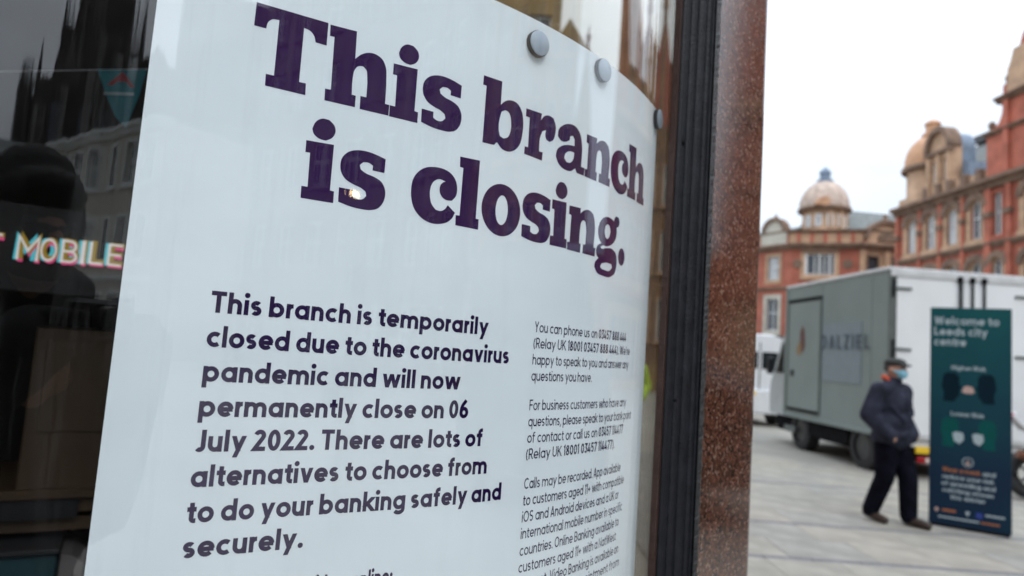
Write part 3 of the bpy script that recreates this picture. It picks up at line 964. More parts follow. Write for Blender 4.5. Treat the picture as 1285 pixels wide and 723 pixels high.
text(mb, [('appointment from', LW)], 0.595, ZP - 0.3315, 0.0142, 0.148, p_at, track=0.15, space=0.3)
tag(mb.build('text_line', M['small_ink'], poster), kind='stuff')

# round pads that hold the sheet to the glass
for s, z, lab in ((0.4461, 0.4151, 'round grey pad fixed above the b of the poster heading'), (0.5897, 0.4297, 'round grey pad near the top edge of the poster, middle of the three'),
                  (0.8155, 0.4304, 'round grey pad edge-on at the right top corner of the poster')):
    t = thing('fixing_pad', lab, 'fixing pad', (0, 0, 0), 0, 'round pads holding the poster')
    p0, p1 = Vector(wpt(s, ZP + z, 0.0006)), Vector(wpt(s, ZP + z, 0.0082))
    ax = (p1 - p0).normalized()
    MB().tube([p0, p0 + ax * 0.0066], 0.0176, 28).build('pad_rim', M['pad_rim'], t, True)
    MB().tube([p0 + ax * 0.0067, p0 + ax * 0.0084, p0 + ax * 0.0092], [0.0168, 0.0168, 0.0156], 28).build('pad_face', M['pad_face'], t, True)

# window: pane, sill, head, jamb
GO = 0.010
SE = 0.9
win = thing('shop_window', 'tall curved shop window of clear glass with the notice behind it', 'shop window')
curved(-1.9, SE, 0.62, 3.05, GO + 0.006, ds=0.01, uv=True, back=GO, name='glass_pane', mt=M['glass'], parent=win)
curved(-1.95, SE, 0.5, 0.62, GO + 0.05, ds=0.02, back=-0.08, name='sill', mt=M['black_frame'], parent=win)
curved(-1.95, SE, 3.05, 3.2, GO + 0.05, ds=0.02, back=-0.08, name='head', mt=M['black_frame'], parent=win)
curved(-2.05, -1.9, 0.5, 3.2, GO + 0.05, ds=0.02, back=-0.08, name='jamb', mt=M['black_frame'], parent=win)

def polar(az, rho):
    return Vector((rho * math.sin(R(az)), rho * math.cos(R(az)), 0))

# fluted black mullion between the pane and the granite
mul = thing('window_mullion', 'tall black fluted metal mullion between the curved window and the granite pillar', 'mullion')
def upright(pl, z0, z1, name, mt, parent, smooth=False):
    b = MB()
    b.loft([[(p.x, p.y, z0) for p in pl], [(p.x, p.y, z1) for p in pl]])
    return b.build(name, mt, parent, smooth)
b0, b1 = polar(12.93, 1.195), polar(13.45, 1.19)
back = polar(22, 1).normalized()
upright([b0, b1, b1 + back * 0.08, b0 + back * 0.05], 0.5, 3.2, 'bead', M['bronze'], mul)
m0, m1 = polar(13.50, 1.205), polar(16.52, 1.262)
fd = (m1 - m0).normalized()
fn = Vector((fd.y, -fd.x, 0))           # out to the street
if fn.dot(m0) > 0:
    fn = -fn
upright([m0, m1, m1 + polar(16.6, 0.1), m0 + polar(13.7, 0.1)], 0.5, 3.2, 'mullion_back', M['black_frame'], mul)
L = (m1 - m0).length
for k, (u, r) in enumerate(((0.10, 0.0065), (0.33, 0.0065), (0.56, 0.0085), (0.78, 0.006), (0.93, 0.0045))):
    c = m0 + fd * (L * u)
    pl = [c + fd * (r * math.cos(a)) + fn * (r * 0.55 * math.sin(a)) for a in [PI * i / 10 for i in range(11)]]
    upright(pl + [c - fd * r - fn * 0.004, c + fd * r - fn * 0.004], 0.5, 3.2, 'flute', M['black_frame'], mul, True)
# two screw heads
for z, u in ((1.952, 0.2), (1.48, 0.3)):
    c = m0 + fd * (L * u) + fn * 0.001
    MB().sphere((c.x, c.y, z), 0.004, 0.004, 0.004, 10, 6).build('screw', M['dark_metal'], mul, True)

# granite pillar
pil = thing('granite_pillar', 'polished red granite pillar with black flecks beside the black mullion', 'pillar')
g0, g1 = polar(16.72, 1.262), polar(20.685, 1.457)
gd = (g1 - g0).normalized()
gn = Vector((gd.y, -gd.x, 0))
if gn.dot(g0) > 0:
    gn = -gn
ch = 0.006
pl = [g0, g1 - gd * ch, g1 + polar(20.6, ch), g1 + polar(20.3, 0.4), g0 + polar(17.2, 0.4)]
upright(pl, 0.0, 4.2, 'shaft', M['granite'], pil)
upright([g0 + gn * 0.012 - gd * 0.004, g1 + gn * 0.012 + gd * 0.012, g1 + polar(20.3, 0.42) + gd * 0.012, g0 + polar(17.2, 0.42)], 0.0, 0.28, 'plinth', M['granite'], pil)
# ragged mastic joint
rs = random.Random(3)
vs, fs = [], []
nj = 420
for i in range(nj + 1):
    z = 0.5 + 2.7 * i / nj
    wv = 0.0052 + rs.uniform(-0.002, 0.0032)
    a = g0 - gd * 0.012
    e = g0 + gd * wv
    mid = (a + e) / 2 + gn * (0.003 + rs.uniform(0, 0.0022))
    a2 = a + gn * 0.0006
    e2 = e + gn * 0.0006
    vs += [(a2.x, a2.y, z), (mid.x, mid.y, z), (e2.x, e2.y, z)]
    if i:
        o = 3 * i
        fs += [(o - 3, o - 2, o + 1, o), (o - 2, o - 1, o + 2, o + 1)]
MB().add(vs, fs).build('mastic_joint', M['mastic'], pil)

# the rest of the bank round the window
bank = thing('bank_building', 'dark fronted bank building around the curved shop window', 'building')
curved(-2.6, SE, 0.0, 0.5, GO + 0.05, ds=0.03, back=-0.15, name='stall_riser', mt=M['granite'], parent=bank)
curved(-2.6, SE, 3.2, 4.2, GO + 0.09, ds=0.03, back=-0.25, name='fascia', mt=M['fascia'], parent=bank)
curved(-2.6, -2.05, 0.5, 3.2, GO + 0.05, ds=0.05, back=-0.3, name='pier', mt=M['granite'], parent=bank)
def vwall(a, b, z0, z1, th, name, mt, parent):
    a, b = Vector((*a, 0)), Vector((*b, 0))
    d = (b - a).normalized()
    n = Vector((-d.y, d.x, 0)) * th
    return upright([a, b, b + n, a + n], z0, z1, name, mt, parent)
wA = g0 + polar(16.0, 0.22)
SD = polar(-20, 1).normalized()          # the side front runs back from the pillar, with a window of its own
SN = Vector((SD.y, -SD.x, 0))
sA, sB, sC = wA + SD * 0.06, wA + SD * 2.7, wA + SD * 9
vwall((sB.x, sB.y), (sC.x, sC.y), 0, 11, 0.3, 'side_wall', M['brick'], bank)
vwall((wA.x, wA.y), (sB.x, sB.y), 0, 0.42, 0.2, 'side_stall_riser', M['granite'], bank)
vwall((wA.x, wA.y), (sB.x, sB.y), 3.6, 11, 0.3, 'side_upper_wall', M['brick'], bank)
swin = thing('side_window', 'clear side window of the bank seen through the shop corner above the poster', 'window')
vwall((sA.x, sA.y), (sB.x, sB.y), 0.5, 3.55, 0.008, 'glass_pane', M['side_glass'], swin)
vwall((wA.x, wA.y), (sB.x, sB.y), 0.42, 0.5, 0.08, 'sill', M['black_frame'], swin)
vwall((wA.x, wA.y), (sB.x, sB.y), 3.55, 3.6, 0.08, 'head', M['black_frame'], swin)
q0 = NV * 0.9 + TV * -2.6
q1 = NV * 0.9 + TV * -9
vwall((q1.x, q1.y), (q0.x, q0.y), 0, 11, 0.3, 'front_wall', M['buff'], bank)
curved(-2.6, SE, 4.2, 11.0, GO + 0.03, ds=0.04, back=-0.3, name='upper_wall', mt=M['buff'], parent=bank)
upright([g0 + gn * 0.02, g1 + gn * 0.02, g1 - gn * 0.4, g0 - gn * 0.4], 4.2, 11.0, 'corner_pier', M['buff'], bank)

# interior, seen dimly through the pane
def wl(u, v):
    p = TV * u + NV * v
    return (p.x, p.y)
struct = lambda o: tag(o, kind='structure')
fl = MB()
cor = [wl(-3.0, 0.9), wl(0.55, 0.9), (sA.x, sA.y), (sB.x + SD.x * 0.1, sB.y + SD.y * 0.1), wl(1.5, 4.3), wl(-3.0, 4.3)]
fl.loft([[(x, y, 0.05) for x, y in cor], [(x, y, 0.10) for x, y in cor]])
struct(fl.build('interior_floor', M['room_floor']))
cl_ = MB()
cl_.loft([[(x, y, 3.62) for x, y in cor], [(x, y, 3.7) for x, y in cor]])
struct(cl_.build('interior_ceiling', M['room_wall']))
for a, b in ((wl(-3.0, 4.1), wl(0.2, 4.1)), (wl(-3.0, 0.95), wl(-3.0, 4.1)), (wl(0.16, 4.1), wl(0.16, 1.05)), ((sB.x, sB.y), wl(0.2, 3.6))):  # third is an added partition keeping side window light off the sign
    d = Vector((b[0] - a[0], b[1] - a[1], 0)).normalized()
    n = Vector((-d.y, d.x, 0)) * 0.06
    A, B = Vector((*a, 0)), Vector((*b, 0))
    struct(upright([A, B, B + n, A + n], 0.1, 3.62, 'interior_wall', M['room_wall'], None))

# local x along the window, local y into the shop
RZW = math.atan2(TV.y, TV.x)
def shop_loc(v):
    p = NV * v
    return (p.x, p.y, 0)

sign = thing('lit_sign', 'lit multicoloured T MOBILE lettering on a dark board inside the shop', 'lit sign', shop_loc(2.4), RZW)
MB().box(-0.75, 0.3, 0.02, 0.05, 1.62, 1.88).build('board', M['sign_board'], sign)
def sign_letter(ch, x0, x1, z0, z1):
    w_, hgt = x1 - x0, z1 - z0
    for dx, dz, y, mt in ((-0.0075, 0.001, 0.012, 'lit_cyan'), (0.004, -0.005, 0.008, 'lit_pink'), (0.0045, 0.0035, 0.004, 'lit_gold'), (0, 0, 0.0, 'lit_white')):
        S, D, adv = glyph(ch, 0.22 if mt != 'lit_white' else 0.13)
        b = MB()
        for lay, pts in enumerate(S):
            A, B = ribbon(pts, 0.095 if mt != 'lit_white' else 0.048)
            vs2 = [(x0 + dx + p.x / adv * w_, y - 0.0006 * lay, z0 + dz + p.y * hgt) for q in zip(A, B) for p in q]
            n = len(vs2)
            vs3 = [(x, yy + 0.0022, z) for x, yy, z in vs2]
            m_ = len(A) - 1
            b.add(vs2 + vs3, [(2 * i, 2 * i + 1, 2 * i + 3, 2 * i + 2) for i in range(m_)] + [(n + 2 * i, n + 2 * i + 2, n + 2 * i + 3, n + 2 * i + 1) for i in range(m_)]
                  + [(2 * i, 2 * i + 2, n + 2 * i + 2, n + 2 * i) for i in range(m_)] + [(2 * i + 1, n + 2 * i + 1, n + 2 * i + 3, 2 * i + 3) for i in range(m_)])
        if mt == 'lit_white':
            b.build('letter', M[mt], base)
        elif mt == 'lit_cyan':
            base = b.build('letter', M[mt], sign)
        else:
            b.build('letter_shadow', M[mt], base)
for ch, a, b_, z0, z1 in (('T', -0.386, -0.320, 1.711, 1.782), ('M', -0.284, -0.228, 1.711, 1.784), ('O', -0.227, -0.184, 1.713, 1.785), ('B', -0.176, -0.132, 1.715, 1.787),
                          ('I', -0.126, -0.112, 1.717, 1.789), ('L', -0.104, -0.066, 1.719, 1.790), ('E', -0.056, -0.016, 1.720, 1.792)):
    sign_letter(ch, a, b_, z0, z1)

kio = thing('kiosk', 'brown wooden kiosk cabinet with a dark slot inside the shop', 'kiosk', shop_loc(2.6), RZW)
MB().cbox(-0.225, 0.5, 0.0, 0.5, 0.92, 1.515, 0.004).build('cabinet', M['kiosk_wood'], kio)
MB().cbox(-0.19, 0.0, -0.008, 0.0, 1.18, 1.475, 0.002).build('door_panel', M['kiosk_wood'], kio)
MB().cbox(-0.9, 0.5, -0.03, 0.5, 0.97, 1.0, 0.004).build('ledge', M['kiosk_wood'], kio)
MB().box(-0.9, -0.05, -0.01, 0.4, 0.905, 0.965).build('slot', M['pad_rim'], kio)
MB().box(-0.9, 0.5, 0.02, 0.5, 0.86, 0.9).build('apron', M['kiosk_wood'], kio)
cnt = thing('counter', 'low dark teal counter at the foot of the wooden kiosk', 'counter', shop_loc(2.58), RZW)
MB().cbox(-0.9, -0.085, -0.06, 0.5, 0.1, 0.82, 0.006).build('front_panel', M['teal_counter'], cnt)
MB().cbox(-0.92, -0.08, -0.08, 0.5, 0.82, 0.835, 0.003).build('worktop', M['shop_dark'], cnt)
lf = thing('leaflet_holder', 'grey leaflet holder beside the teal counter', 'leaflet holder', shop_loc(2.56), RZW)
MB().prism([[(-0.08, 0.1), (-0.02, 0.1), (-0.015, 0.775), (-0.05, 0.80), (-0.08, 0.81)]], -0.02, 0.2).build('holder_side', M['leaflet'], lf)
MB().box(-0.015, 0.2, 0.0, 0.2, 0.1, 0.70).build('holder_tray', M['pad_rim'], lf)

pen = thing('pennant', 'teal triangular pennant with a red letter mark hanging inside the window', 'pennant', shop_loc(2.2), RZW)
MB().prism([[(-0.133, 2.267), (-0.012, 2.302), (-0.022, 2.22), (-0.045, 2.115), (-0.075, 2.14), (-0.105, 2.2)]], -0.0008, 0.0008).build('flag', M['pennant'], pen)
MB().prism([[(-0.105, 2.228), (-0.071, 2.277), (-0.036, 2.238), (-0.048, 2.236), (-0.06, 2.249), (-0.08, 2.245), (-0.092, 2.23)]], -0.0025, -0.0011).build('mark', M['pennant_red'], pen)
MB().prism([[(-0.11, 2.205), (-0.036, 2.222), (-0.036, 2.214), (-0.11, 2.197)]], -0.0025, -0.0011).build('line', M['pennant_pale'], pen)
crd = MB().tube([(-0.9, 0, 2.06), (-0.349, 0, 2.198), (0.0, 0, 2.306), (0.15, 0, 2.356)], 0.0012, 6).build('cord', M['cord'])
crd.location = shop_loc(2.2)
crd.rotation_euler = (0, 0, RZW)
tag(crd, 'thin pale cord strung across the inside of the window above the pennant', 'cord')

# ------------------------------------------------------------------ ground
g = MB()
gx = [-300, -60, -5, 0, 5, 10, 20, 60, 300]
gy = [-300, -60, -10, 0, 10, 20, 60, 120, 400]
g.add([(x, y, 0) for y in gy for x in gx], [(j * 9 + i, j * 9 + i + 1, (j + 1) * 9 + i + 1, (j + 1) * 9 + i) for j in range(8) for i in range(8)])
pav = tag(g.build('pavement', M['paving']), kind='structure')
# slabs near the camera: rows parallel to the street, joints recessed
base = MB().box(1.2, 8.4, 3.35, 11.1, 0.0, 0.012)
bed = base.build('joint_bed', M['joint'], pav)
rp = random.Random(11)
slab_me = {}
def slab_mesh(k, L, D):
    key = (k, L, round(D, 3))
    if key not in slab_me:
        slab_me[key] = MB().cbox(0.002, L - 0.002, 0.002, D - 0.002, 0.004, 0.0195, 0.002).mesh('slab', M['paving_' + k])
    return slab_me[key]
nsl = 0
seen = lambda x, y: math.degrees(math.atan2(x, y)) > 18.5
for ya, yb in ((3.42, 5.46), (5.54, 6.66), (6.74, 8.92), (9.0, 11.1)):
    rows = max(1, round((yb - ya) / 0.56))
    D = (yb - ya) / rows
    for k in range(rows):
        x = 1.2 + rp.uniform(0, 0.5)
        while x < 8.3:
            L = rp.choice((0.6, 0.75, 0.9))
            if x + L > 8.4:
                break
            if seen(x + L, ya + k * D) and nsl < 240:
                o = link('slab', slab_mesh(rp.choice('aabc'), L, D), pav)
                o.location = (x, ya + k * D, rp.uniform(-0.001, 0.001))
                nsl += 1
            x += L
    if yb < 11:                                   # narrow band of dark setts between the fields of slabs
        x = 1.4
        if 'sett' not in slab_me:
            slab_me['sett'] = MB().cbox(0.003, 0.397, 0.003, 0.077, 0.004, 0.018, 0.003).mesh('sett', M['sett'])
        while x < 8.3:
            if seen(x + 0.4, yb):
                o = link('sett', slab_me['sett'], pav)
                o.location = (x, yb, 0)
            x += 0.4

# ------------------------------------------------------------------ building kit
class Facet:
    """one flat front: local x to the right seen from the street, y into the building"""
    def __init__(s, root, P, ang, base=(0, 0)):
        s.root, s.P, s.ang = root, (P[0] - base[0], P[1] - base[1], 0), ang
    def put(s, mb, name, mt, smooth=False):
        o = mb.build(name, mt, s.root, smooth)
        o.location = s.P
        o.rotation_euler = (0, 0, s.ang)
        return o
    def wall(s, x0, x1, z0, z1, op, mt, name='wall', th=0.4, y=0.0):
        op = [(max(x0, a), min(x1, b), max(z0, c), min(z1, d)) for a, b, c, d in op if b > x0 and a < x1 and d > z0 and c < z1]
        xs = sorted({x0, x1, *[v for o in op for v in o[:2]]})
        zs = sorted({z0, z1, *[v for o in op for v in o[2:]]})
        b = MB()
        for i in range(len(xs) - 1):
            for k in range(len(zs) - 1):
                cx, cz = (xs[i] + xs[i + 1]) / 2, (zs[k] + zs[k + 1]) / 2
                if not any(o[0] < cx < o[1] and o[2] < cz < o[3] for o in op):
                    b.add([(xs[i], y, zs[k]), (xs[i + 1], y, zs[k]), (xs[i + 1], y, zs[k + 1]), (xs[i], y, zs[k + 1])], [(0, 1, 2, 3)])
        for a, c, d, e in op:
            b.add([(a, y, d), (c, y, d), (c, y, e), (a, y, e), (a, y + th, d), (c, y + th, d), (c, y + th, e), (a, y + th, e)],
                  [(0, 1, 5, 4), (1, 2, 6, 5), (2, 3, 7, 6), (3, 0, 4, 7)])
        b.add([(x0, y, z0), (x1, y, z0), (x1, y, z1), (x0, y, z1), (x0, y + th, z0), (x1, y + th, z0), (x1, y + th, z1), (x0, y + th, z1)],
              [(3, 2, 6, 7), (0, 3, 7, 4), (1, 5, 6, 2)])
        return s.put(b, name, mt)
    def window(s, x, z0, z1, w, arched=False, pane='pane', frame='white_paint', bars=1, sur=None, sw=0.16, y=0.0, cross=True):
        h = w / 2
        ft = 0.085
        if arched:
            out = [(x + h, z0), *arch(x, z1 - h, h)[::-1], (x - h, z0)][::-1]
            inn = [(x + h - ft, z0 + ft), *arch(x, z1 - h, h - ft)[::-1], (x - h + ft, z0 + ft)][::-1]
        else:
            out = [(x - h, z0), (x - h, z1), (x + h, z1), (x + h, z0)]
            inn = [(x - h + ft, z0 + ft), (x - h + ft, z1 - ft), (x + h - ft, z1 - ft), (x + h - ft, z0 + ft)]
        b = MB().prism([out, inn], y + 0.12, y + 0.2)
        for k in range(bars):
            bx = x - h + w * (k + 1) / (bars + 1)
            b.box(bx - 0.035, bx + 0.035, y + 0.125, y + 0.19, z0 + ft * 0.5, z1 - ft * 0.5)
        if cross:
            zm = z0 + (z1 - z0) * 0.55
            b.box(x - h + 0.02, x + h - 0.02, y + 0.128, y + 0.187, zm - 0.03, zm + 0.03)
        fr = s.put(b, 'window', M[frame])
        p = MB().prism([out], y + 0.155, y + 0.165).build('pane', M[pane], fr)
        if sur:
            if arched:
                o2 = [(x + h + sw, z0 - 0.05), (x + h + sw, z1 + sw), (x - h - sw, z1 + sw), (x - h - sw, z0 - 0.05)]
                i2 = [(x + h, z0), *arch(x, z1 - h, h)[::-1], (x - h, z0)]
                s.put(MB().prism([o2, i2], y - 0.06, y + 0.1), 'surround', M[sur])
                hood = arch(x, z1 - h, h + sw + 0.1) + arch(x, z1 - h, h + 0.06)[::-1]
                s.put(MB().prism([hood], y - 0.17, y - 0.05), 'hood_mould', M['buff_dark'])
            else:
                o2 = [(x - h - sw, z0 - sw), (x - h - sw, z1 + sw), (x + h + sw, z1 + sw), (x + h + sw, z0 - sw)]
                s.put(MB().prism([o2, out], y - 0.06, y + 0.1), 'surround', M[sur])
            s.put(MB().box(x - h - sw - 0.05, x + h + sw + 0.05, y - 0.14, y + 0.1, z0 - sw - 0.1, z0 - sw + 0.02 if not arched else z0 - 0.052), 'sill', M[sur])
        return fr
    def band(s, x0, x1, z0, z1, out, mt, name='string_course', y=0.0):
        b = MB()
        n = 4
        pr = [(-out * 0.35, z0), (-out * 0.55, z0 + (z1 - z0) * 0.45), (-out, z0 + (z1 - z0) * 0.6), (-out, z1 - 0.02), (-out * 0.9, z1), (0.25, z1), (0.25, z0)]
        b.loft([[(x0, y + py, z) for py, z in pr], [(x1, y + py, z) for py, z in pr]])
        return s.put(b, name, M[mt])

def op(x, z0, z1, w):
    return (x - w / 2, x + w / 2, z0, z1)

# ------------------------------------------------------------------ red and buff corner building on the right
RB = (25.0, 42.25)
rb = thing('red_brick_building', 'ornate red brick and buff stone building with arched windows running towards the camera', 'building', (*RB, 0))
F = Facet(rb, RB, math.atan2(-0.9992, 0.0401), RB)
LEN = 31.75
cent = [(1.45, .82, 1), (3.24, .82, 1), (5.04, .82, 1), (6.91, .82, 1), (8.4, .6, 0)]
x = 10.6
while x < LEN - 1:
    cent.append((x, .9, 1))
    x += 1.9
ops = []
for cx, cw, ar in cent:
    ops += [op(cx, 9.35, 11.5 if ar else 11.62, cw), op(cx, 5.2, 8.1, cw + 0.1)]
    ops.append(op(cx, 0.5, 3.4, 1.35))
F.wall(0, LEN, 4.3, 12.0, ops, M['brick'])
F.wall(0, LEN, 0, 4.3, ops, M['buff'], name='ground_floor_wall')
for cx, cw, ar in cent:
    F.window(cx, 9.35, 11.5 if ar else 11.62, cw, arched=bool(ar), sur='buff' if ar else 'red_stone', sw=0.36 if ar else 0.12, pane='pane_light' if int(cx * 10) % 3 else 'pane')
    F.window(cx, 5.2, 8.1, cw + 0.1, arched=True, sur='buff', sw=0.3)
    F.window(cx, 0.5, 3.4, 1.35, frame='shop_dark', bars=1)
for px, pw in ((0.14, .28), (2.33, .2), (4.13, .26), (5.98, .2), (7.82, .42), (9.2, .34), *[(x, .3) for x in (13.4, 17.2, 21.0, 24.8, 28.6)]):
    F.put(MB().box(px - pw / 2, px + pw / 2, -0.16, 0.05, 4.3, 11.92), 'pilaster', M['red_stone'])
    F.put(MB().box(px - pw / 2 - 0.08, px + pw / 2 + 0.08, -0.26, 0.04, 10.35, 10.62), 'capital', M['buff_dark'])
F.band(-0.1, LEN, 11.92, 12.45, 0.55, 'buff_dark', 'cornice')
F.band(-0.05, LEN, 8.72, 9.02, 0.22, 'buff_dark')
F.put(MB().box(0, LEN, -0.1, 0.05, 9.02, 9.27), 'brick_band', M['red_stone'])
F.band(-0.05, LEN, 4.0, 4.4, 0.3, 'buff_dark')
F.put(MB().box(0.0, LEN, 0.05, 0.35, 12.45, 13.05), 'parapet', M['buff'])
for k in range(5):                                     # blocks and scrolls along the parapet
    bx = 2.9 + k * 1.1 if k < 2 else 4.9 + (k - 2) * 1.15
    F.put(MB().cbox(bx - 0.2, bx + 0.2, -0.25, 0.2, 12.45, 13.2, 0.05), 'parapet_block', M['buff_dark'])
# back of the block and its roof
b = MB().box(0.0, 29.0, 0.41, 11, 0.0, 12.39)
F.put(b, 'rear_block', M['brick'])
b = MB()
b.add([(0.3, 1.2, 13.0), (29.0, 1.2, 13.0), (29.0, 5.6, 17.6), (0.3, 5.6, 17.6), (29.0, 11, 13.0), (0.3, 11, 13.0), (0.3, 1.2, 12.3), (29.0, 1.2, 12.3), (0.3, 11, 12.3), (29.0, 11, 12.3)],
      [(0, 1, 2, 3), (3, 2, 4, 5), (0, 3, 5, 8, 6), (1, 7, 9, 4, 2), (0, 6, 7, 1)])
rf = F.put(b, 'roof', M['slate'])
MB().box(0.3, 29.0, 4.9, 5.9, 17.2, 17.7).build('ridge', M['shop_dark'], rf)
MB().prism([[(5.1, 13.0), (5.2, 14.3), (5.6, 14.2), (5.75, 13.0)]], 0.5, 1.6).build('lead_curb', M['lead'], rf)
# corner turret with its dome
tcx, tcy = 1.42, 1.3
F.put(MB().lathe([(1.50, 12.3), (1.50, 13.0), (1.42, 13.1), (1.42, 14.75), (1.62, 14.85), (1.66, 15.05), (1.5, 15.1)], tcx, tcy, 24), 'turret_drum', M['buff'], True)
F.put(MB().lathe([(1.56, 15.08), (1.55, 15.5), (1.44, 16.0), (1.22, 16.45), (0.85, 16.85), (0.5, 17.0)], tcx, tcy, 28), 'turret_dome', M['dome_orange'], True)
F.put(MB().lathe([(0.5, 16.95), (0.62, 17.05), (0.62, 17.2), (0.42, 17.3), (0.40, 17.75), (0.5, 17.85), (0.42, 18.0), (0.2, 18.15), (0.0, 18.2)], tcx, tcy, 16), 'finial', M['dome_orange'], True)
F.put(MB().lathe([(1.60, 14.62), (1.74, 14.72), (1.74, 14.9), (1.6, 15.0)], tcx, tcy, 24), 'turret_cornice', M['buff_dark'], True)
# curved dormer gable
gx0, gx1 = 2.95, 4.98
gc = (gx0 + gx1) / 2
gab = [(gx0, 12.45), *arch(gc, 15.3, (gx1 - gx0) / 2, rz=1.25), (gx1, 12.45)]
w1, w2 = gc - 0.47, gc + 0.47
hol = lambda cx: [(cx - 0.23, 13.35), (cx - 0.23, 14.7), (cx + 0.23, 14.7), (cx + 0.23, 13.35)]
F.put(MB().prism([gab, hol(w1), hol(w2)], -0.05, 0.6), 'dormer_gable', M['buff'])
for cx in (w1, w2):
    F.window(cx, 13.35, 14.7, 0.46, bars=0, pane='pane_light')
rim = arch(gc, 15.3, (gx1 - gx0) / 2 + 0.12, rz=1.42) + arch(gc, 15.3, (gx1 - gx0) / 2 - 0.14, rz=1.08)[::-1]
F.put(MB().prism([rim], -0.3, 0.5), 'gable_hood', M['buff_dark'])
F.put(MB().box(gx0 - 0.1, gx1 + 0.1, -0.28, 0.1, 15.02, 15.22), 'gable_cornice', M['buff_dark'])
for cx in (gx0 + 0.15, gc, gx1 - 0.15):
    F.put(MB().box(cx - 0.12, cx + 0.12, -0.2, 0.05, 12.5, 15.0), 'gable_column', M['buff'])
# tall red gable nearer the camera
F.put(MB().prism([[(gx0 + 0.1, 12.46), *arch(gc, 15.25, (gx1 - gx0) / 2 - 0.1, rz=1.1), (gx1 - 0.1, 12.46)]], 0.602, 1.5), 'dormer_roof', M['lead'])
gp = [(7.75, 12.45), (7.75, 14.9), (8.0, 15.05), (8.35, 15.15), (8.62, 15.4), (8.8, 15.8), (8.86, 16.35), (8.86, 17.3), (9.0, 17.3), (9.3, 17.55), (9.6, 17.9), (9.8, 18.6), (10.1, 19.5), (10.8, 20.6), (11.5, 21.0),
      (12.2, 20.6), (12.9, 19.5), (13.2, 18.6), (13.4, 17.9), (13.75, 17.55), (14.0, 17.3), (14.14, 17.3), (14.14, 16.35), (14.2, 15.8), (14.38, 15.4), (14.65, 15.15), (15.0, 15.05), (15.25, 14.9), (15.25, 12.45)]
F.put(MB().prism([gp, [(10.6, 14.0), (10.6, 16.6), (12.4, 16.6), (12.4, 14.0)]], -0.12, 0.6), 'great_gable', M['red_stone'])
F.window(11.5, 14.0, 16.6, 1.8, bars=2, sur='buff')
F.band(8.55, 14.45, 16.35, 16.65, 0.35, 'buff_dark', 'gable_cornice', -0.12)
F.put(MB().prism([[(9.35, 16.65), (9.35, 17.9), (9.55, 18.3), (9.75, 18.9), (13.25, 18.9), (13.45, 18.3), (13.65, 17.9), (13.65, 16.65)], [(10.6, 16.9), (10.6, 18.4), (12.4, 18.4), (12.4, 16.9)]], -0.3, -0.121), 'gable_facing', M['buff'])
F.put(MB().prism([[(10.6, 16.9), (10.6, 18.4), (12.4, 18.4), (12.4, 16.9)]], -0.24, -0.125), 'gable_panel', M['red_stone'])
F.band(7.7, 15.3, 14.75, 14.95, 0.25, 'buff_dark', 'gable_cornice', -0.12)
for bx in (9.2, 13.8):
    F.put(MB().box(bx - 0.16, bx + 0.16, -0.3, 0.1, 12.45, 16.36), 'gable_pilaster', M['red_stone'])
for bx, bz in ((9.0, 17.3), (14.0, 17.3), (7.85, 15.1), (15.2, 15.1)):
    F.put(MB().lathe([(0.2, bz - 0.15), (0.24, bz), (0.12, bz + 0.12), (0.2, bz + 0.34), (0.14, bz + 0.52), (0, bz + 0.62)], bx, 0.1, 12), 'urn', M['buff_dark'], True)
F.put(MB().prism([[(28.4, 12.46), (29.0, 16.0), (29.8, 18.5), (31.6, 18.5), (31.75, 15.5), (31.9, 12.5), (32.15, 9.0), (32.3, 6.0), (32.3, 0), (LEN + 0.002, 0), (LEN + 0.002, 12.46)]], 0.5, 1.4), 'end_gable', M['brick'])
for bx in (17.5, 20.5, 22.5, 26.0):        # pinnacles further down the street
    hh = 17.0 + 4.0 * ((bx * 7) % 3) / 3
    F.put(MB().lathe([(0.55, 12.4), (0.55, hh - 2.2), (0.7, hh - 2.1), (0.45, hh - 1.7), (0.2, hh - 0.4), (0.0, hh)], bx, 0.6, 8), 'pinnacle', M['buff'] if bx % 2 else M['red_stone'])

# ------------------------------------------------------------------ domed corner building at the end of the street
DB = (24.0, 50.0)
db = thing('domed_building', 'red brick corner building with a pale ribbed dome and blue lantern above the street corner', 'building', (*DB, 0))
A_, B_ = Vector((21.84, 51.0)), Vector((26.14, 49.0))
ld = Vector((0.469, -0.883))
LL = 14.0
PL = A_ - ld * LL
FL = Facet(db, PL, math.atan2(ld.y, ld.x), DB)
cd = (B_ - A_).normalized()
FC = Facet(db, A_, math.atan2(cd.y, cd.x), DB)
CW = (B_ - A_).length
FR = Facet(db, B_, 0.0, DB)
RLN = 11.0
# chamfered corner
cops = [op(2.0, 8.95, 10.6, 2.1), op(2.0, 4.7, 7.2, 2.1), op(2.3, 0.4, 3.0, 2.6)]
FC.wall(0, CW, 4.1, 11.0, cops, M['brick'])
FC.wall(0, CW, 0, 4.1, cops, M['shop_dark'], name='shopfront')
FC.window(2.0, 8.95, 10.6, 2.1, bars=2, sur='buff', sw=0.3, cross=False)
for bx in (1.3, 2.0, 2.7):                               # white columns between the three lights
    FC.put(MB().box(bx - 0.34 if bx < 2 else bx - 0.06, bx - 0.16 if bx < 2 else bx + 0.06, -0.02, 0.13, 8.95, 10.6), 'mullion', M['white_paint'])
FC.window(2.0, 4.7, 7.2, 2.1, bars=2, sur='white_stone', sw=0.3)
FC.window(2.3, 0.4, 3.0, 2.6, frame='shop_dark', bars=2)
FC.put(MB().prism([arch(2.0, 10.72, 1.35, rz=0.35)], -0.15, 0.05), 'window_head', M['buff_dark'])
for bx in (0.45, 3.95):
    FC.put(MB().prism([ellipse(bx, 9.8, 0.36, 0.36)], -0.08, 0.05), 'roundel', M['buff_dark'])
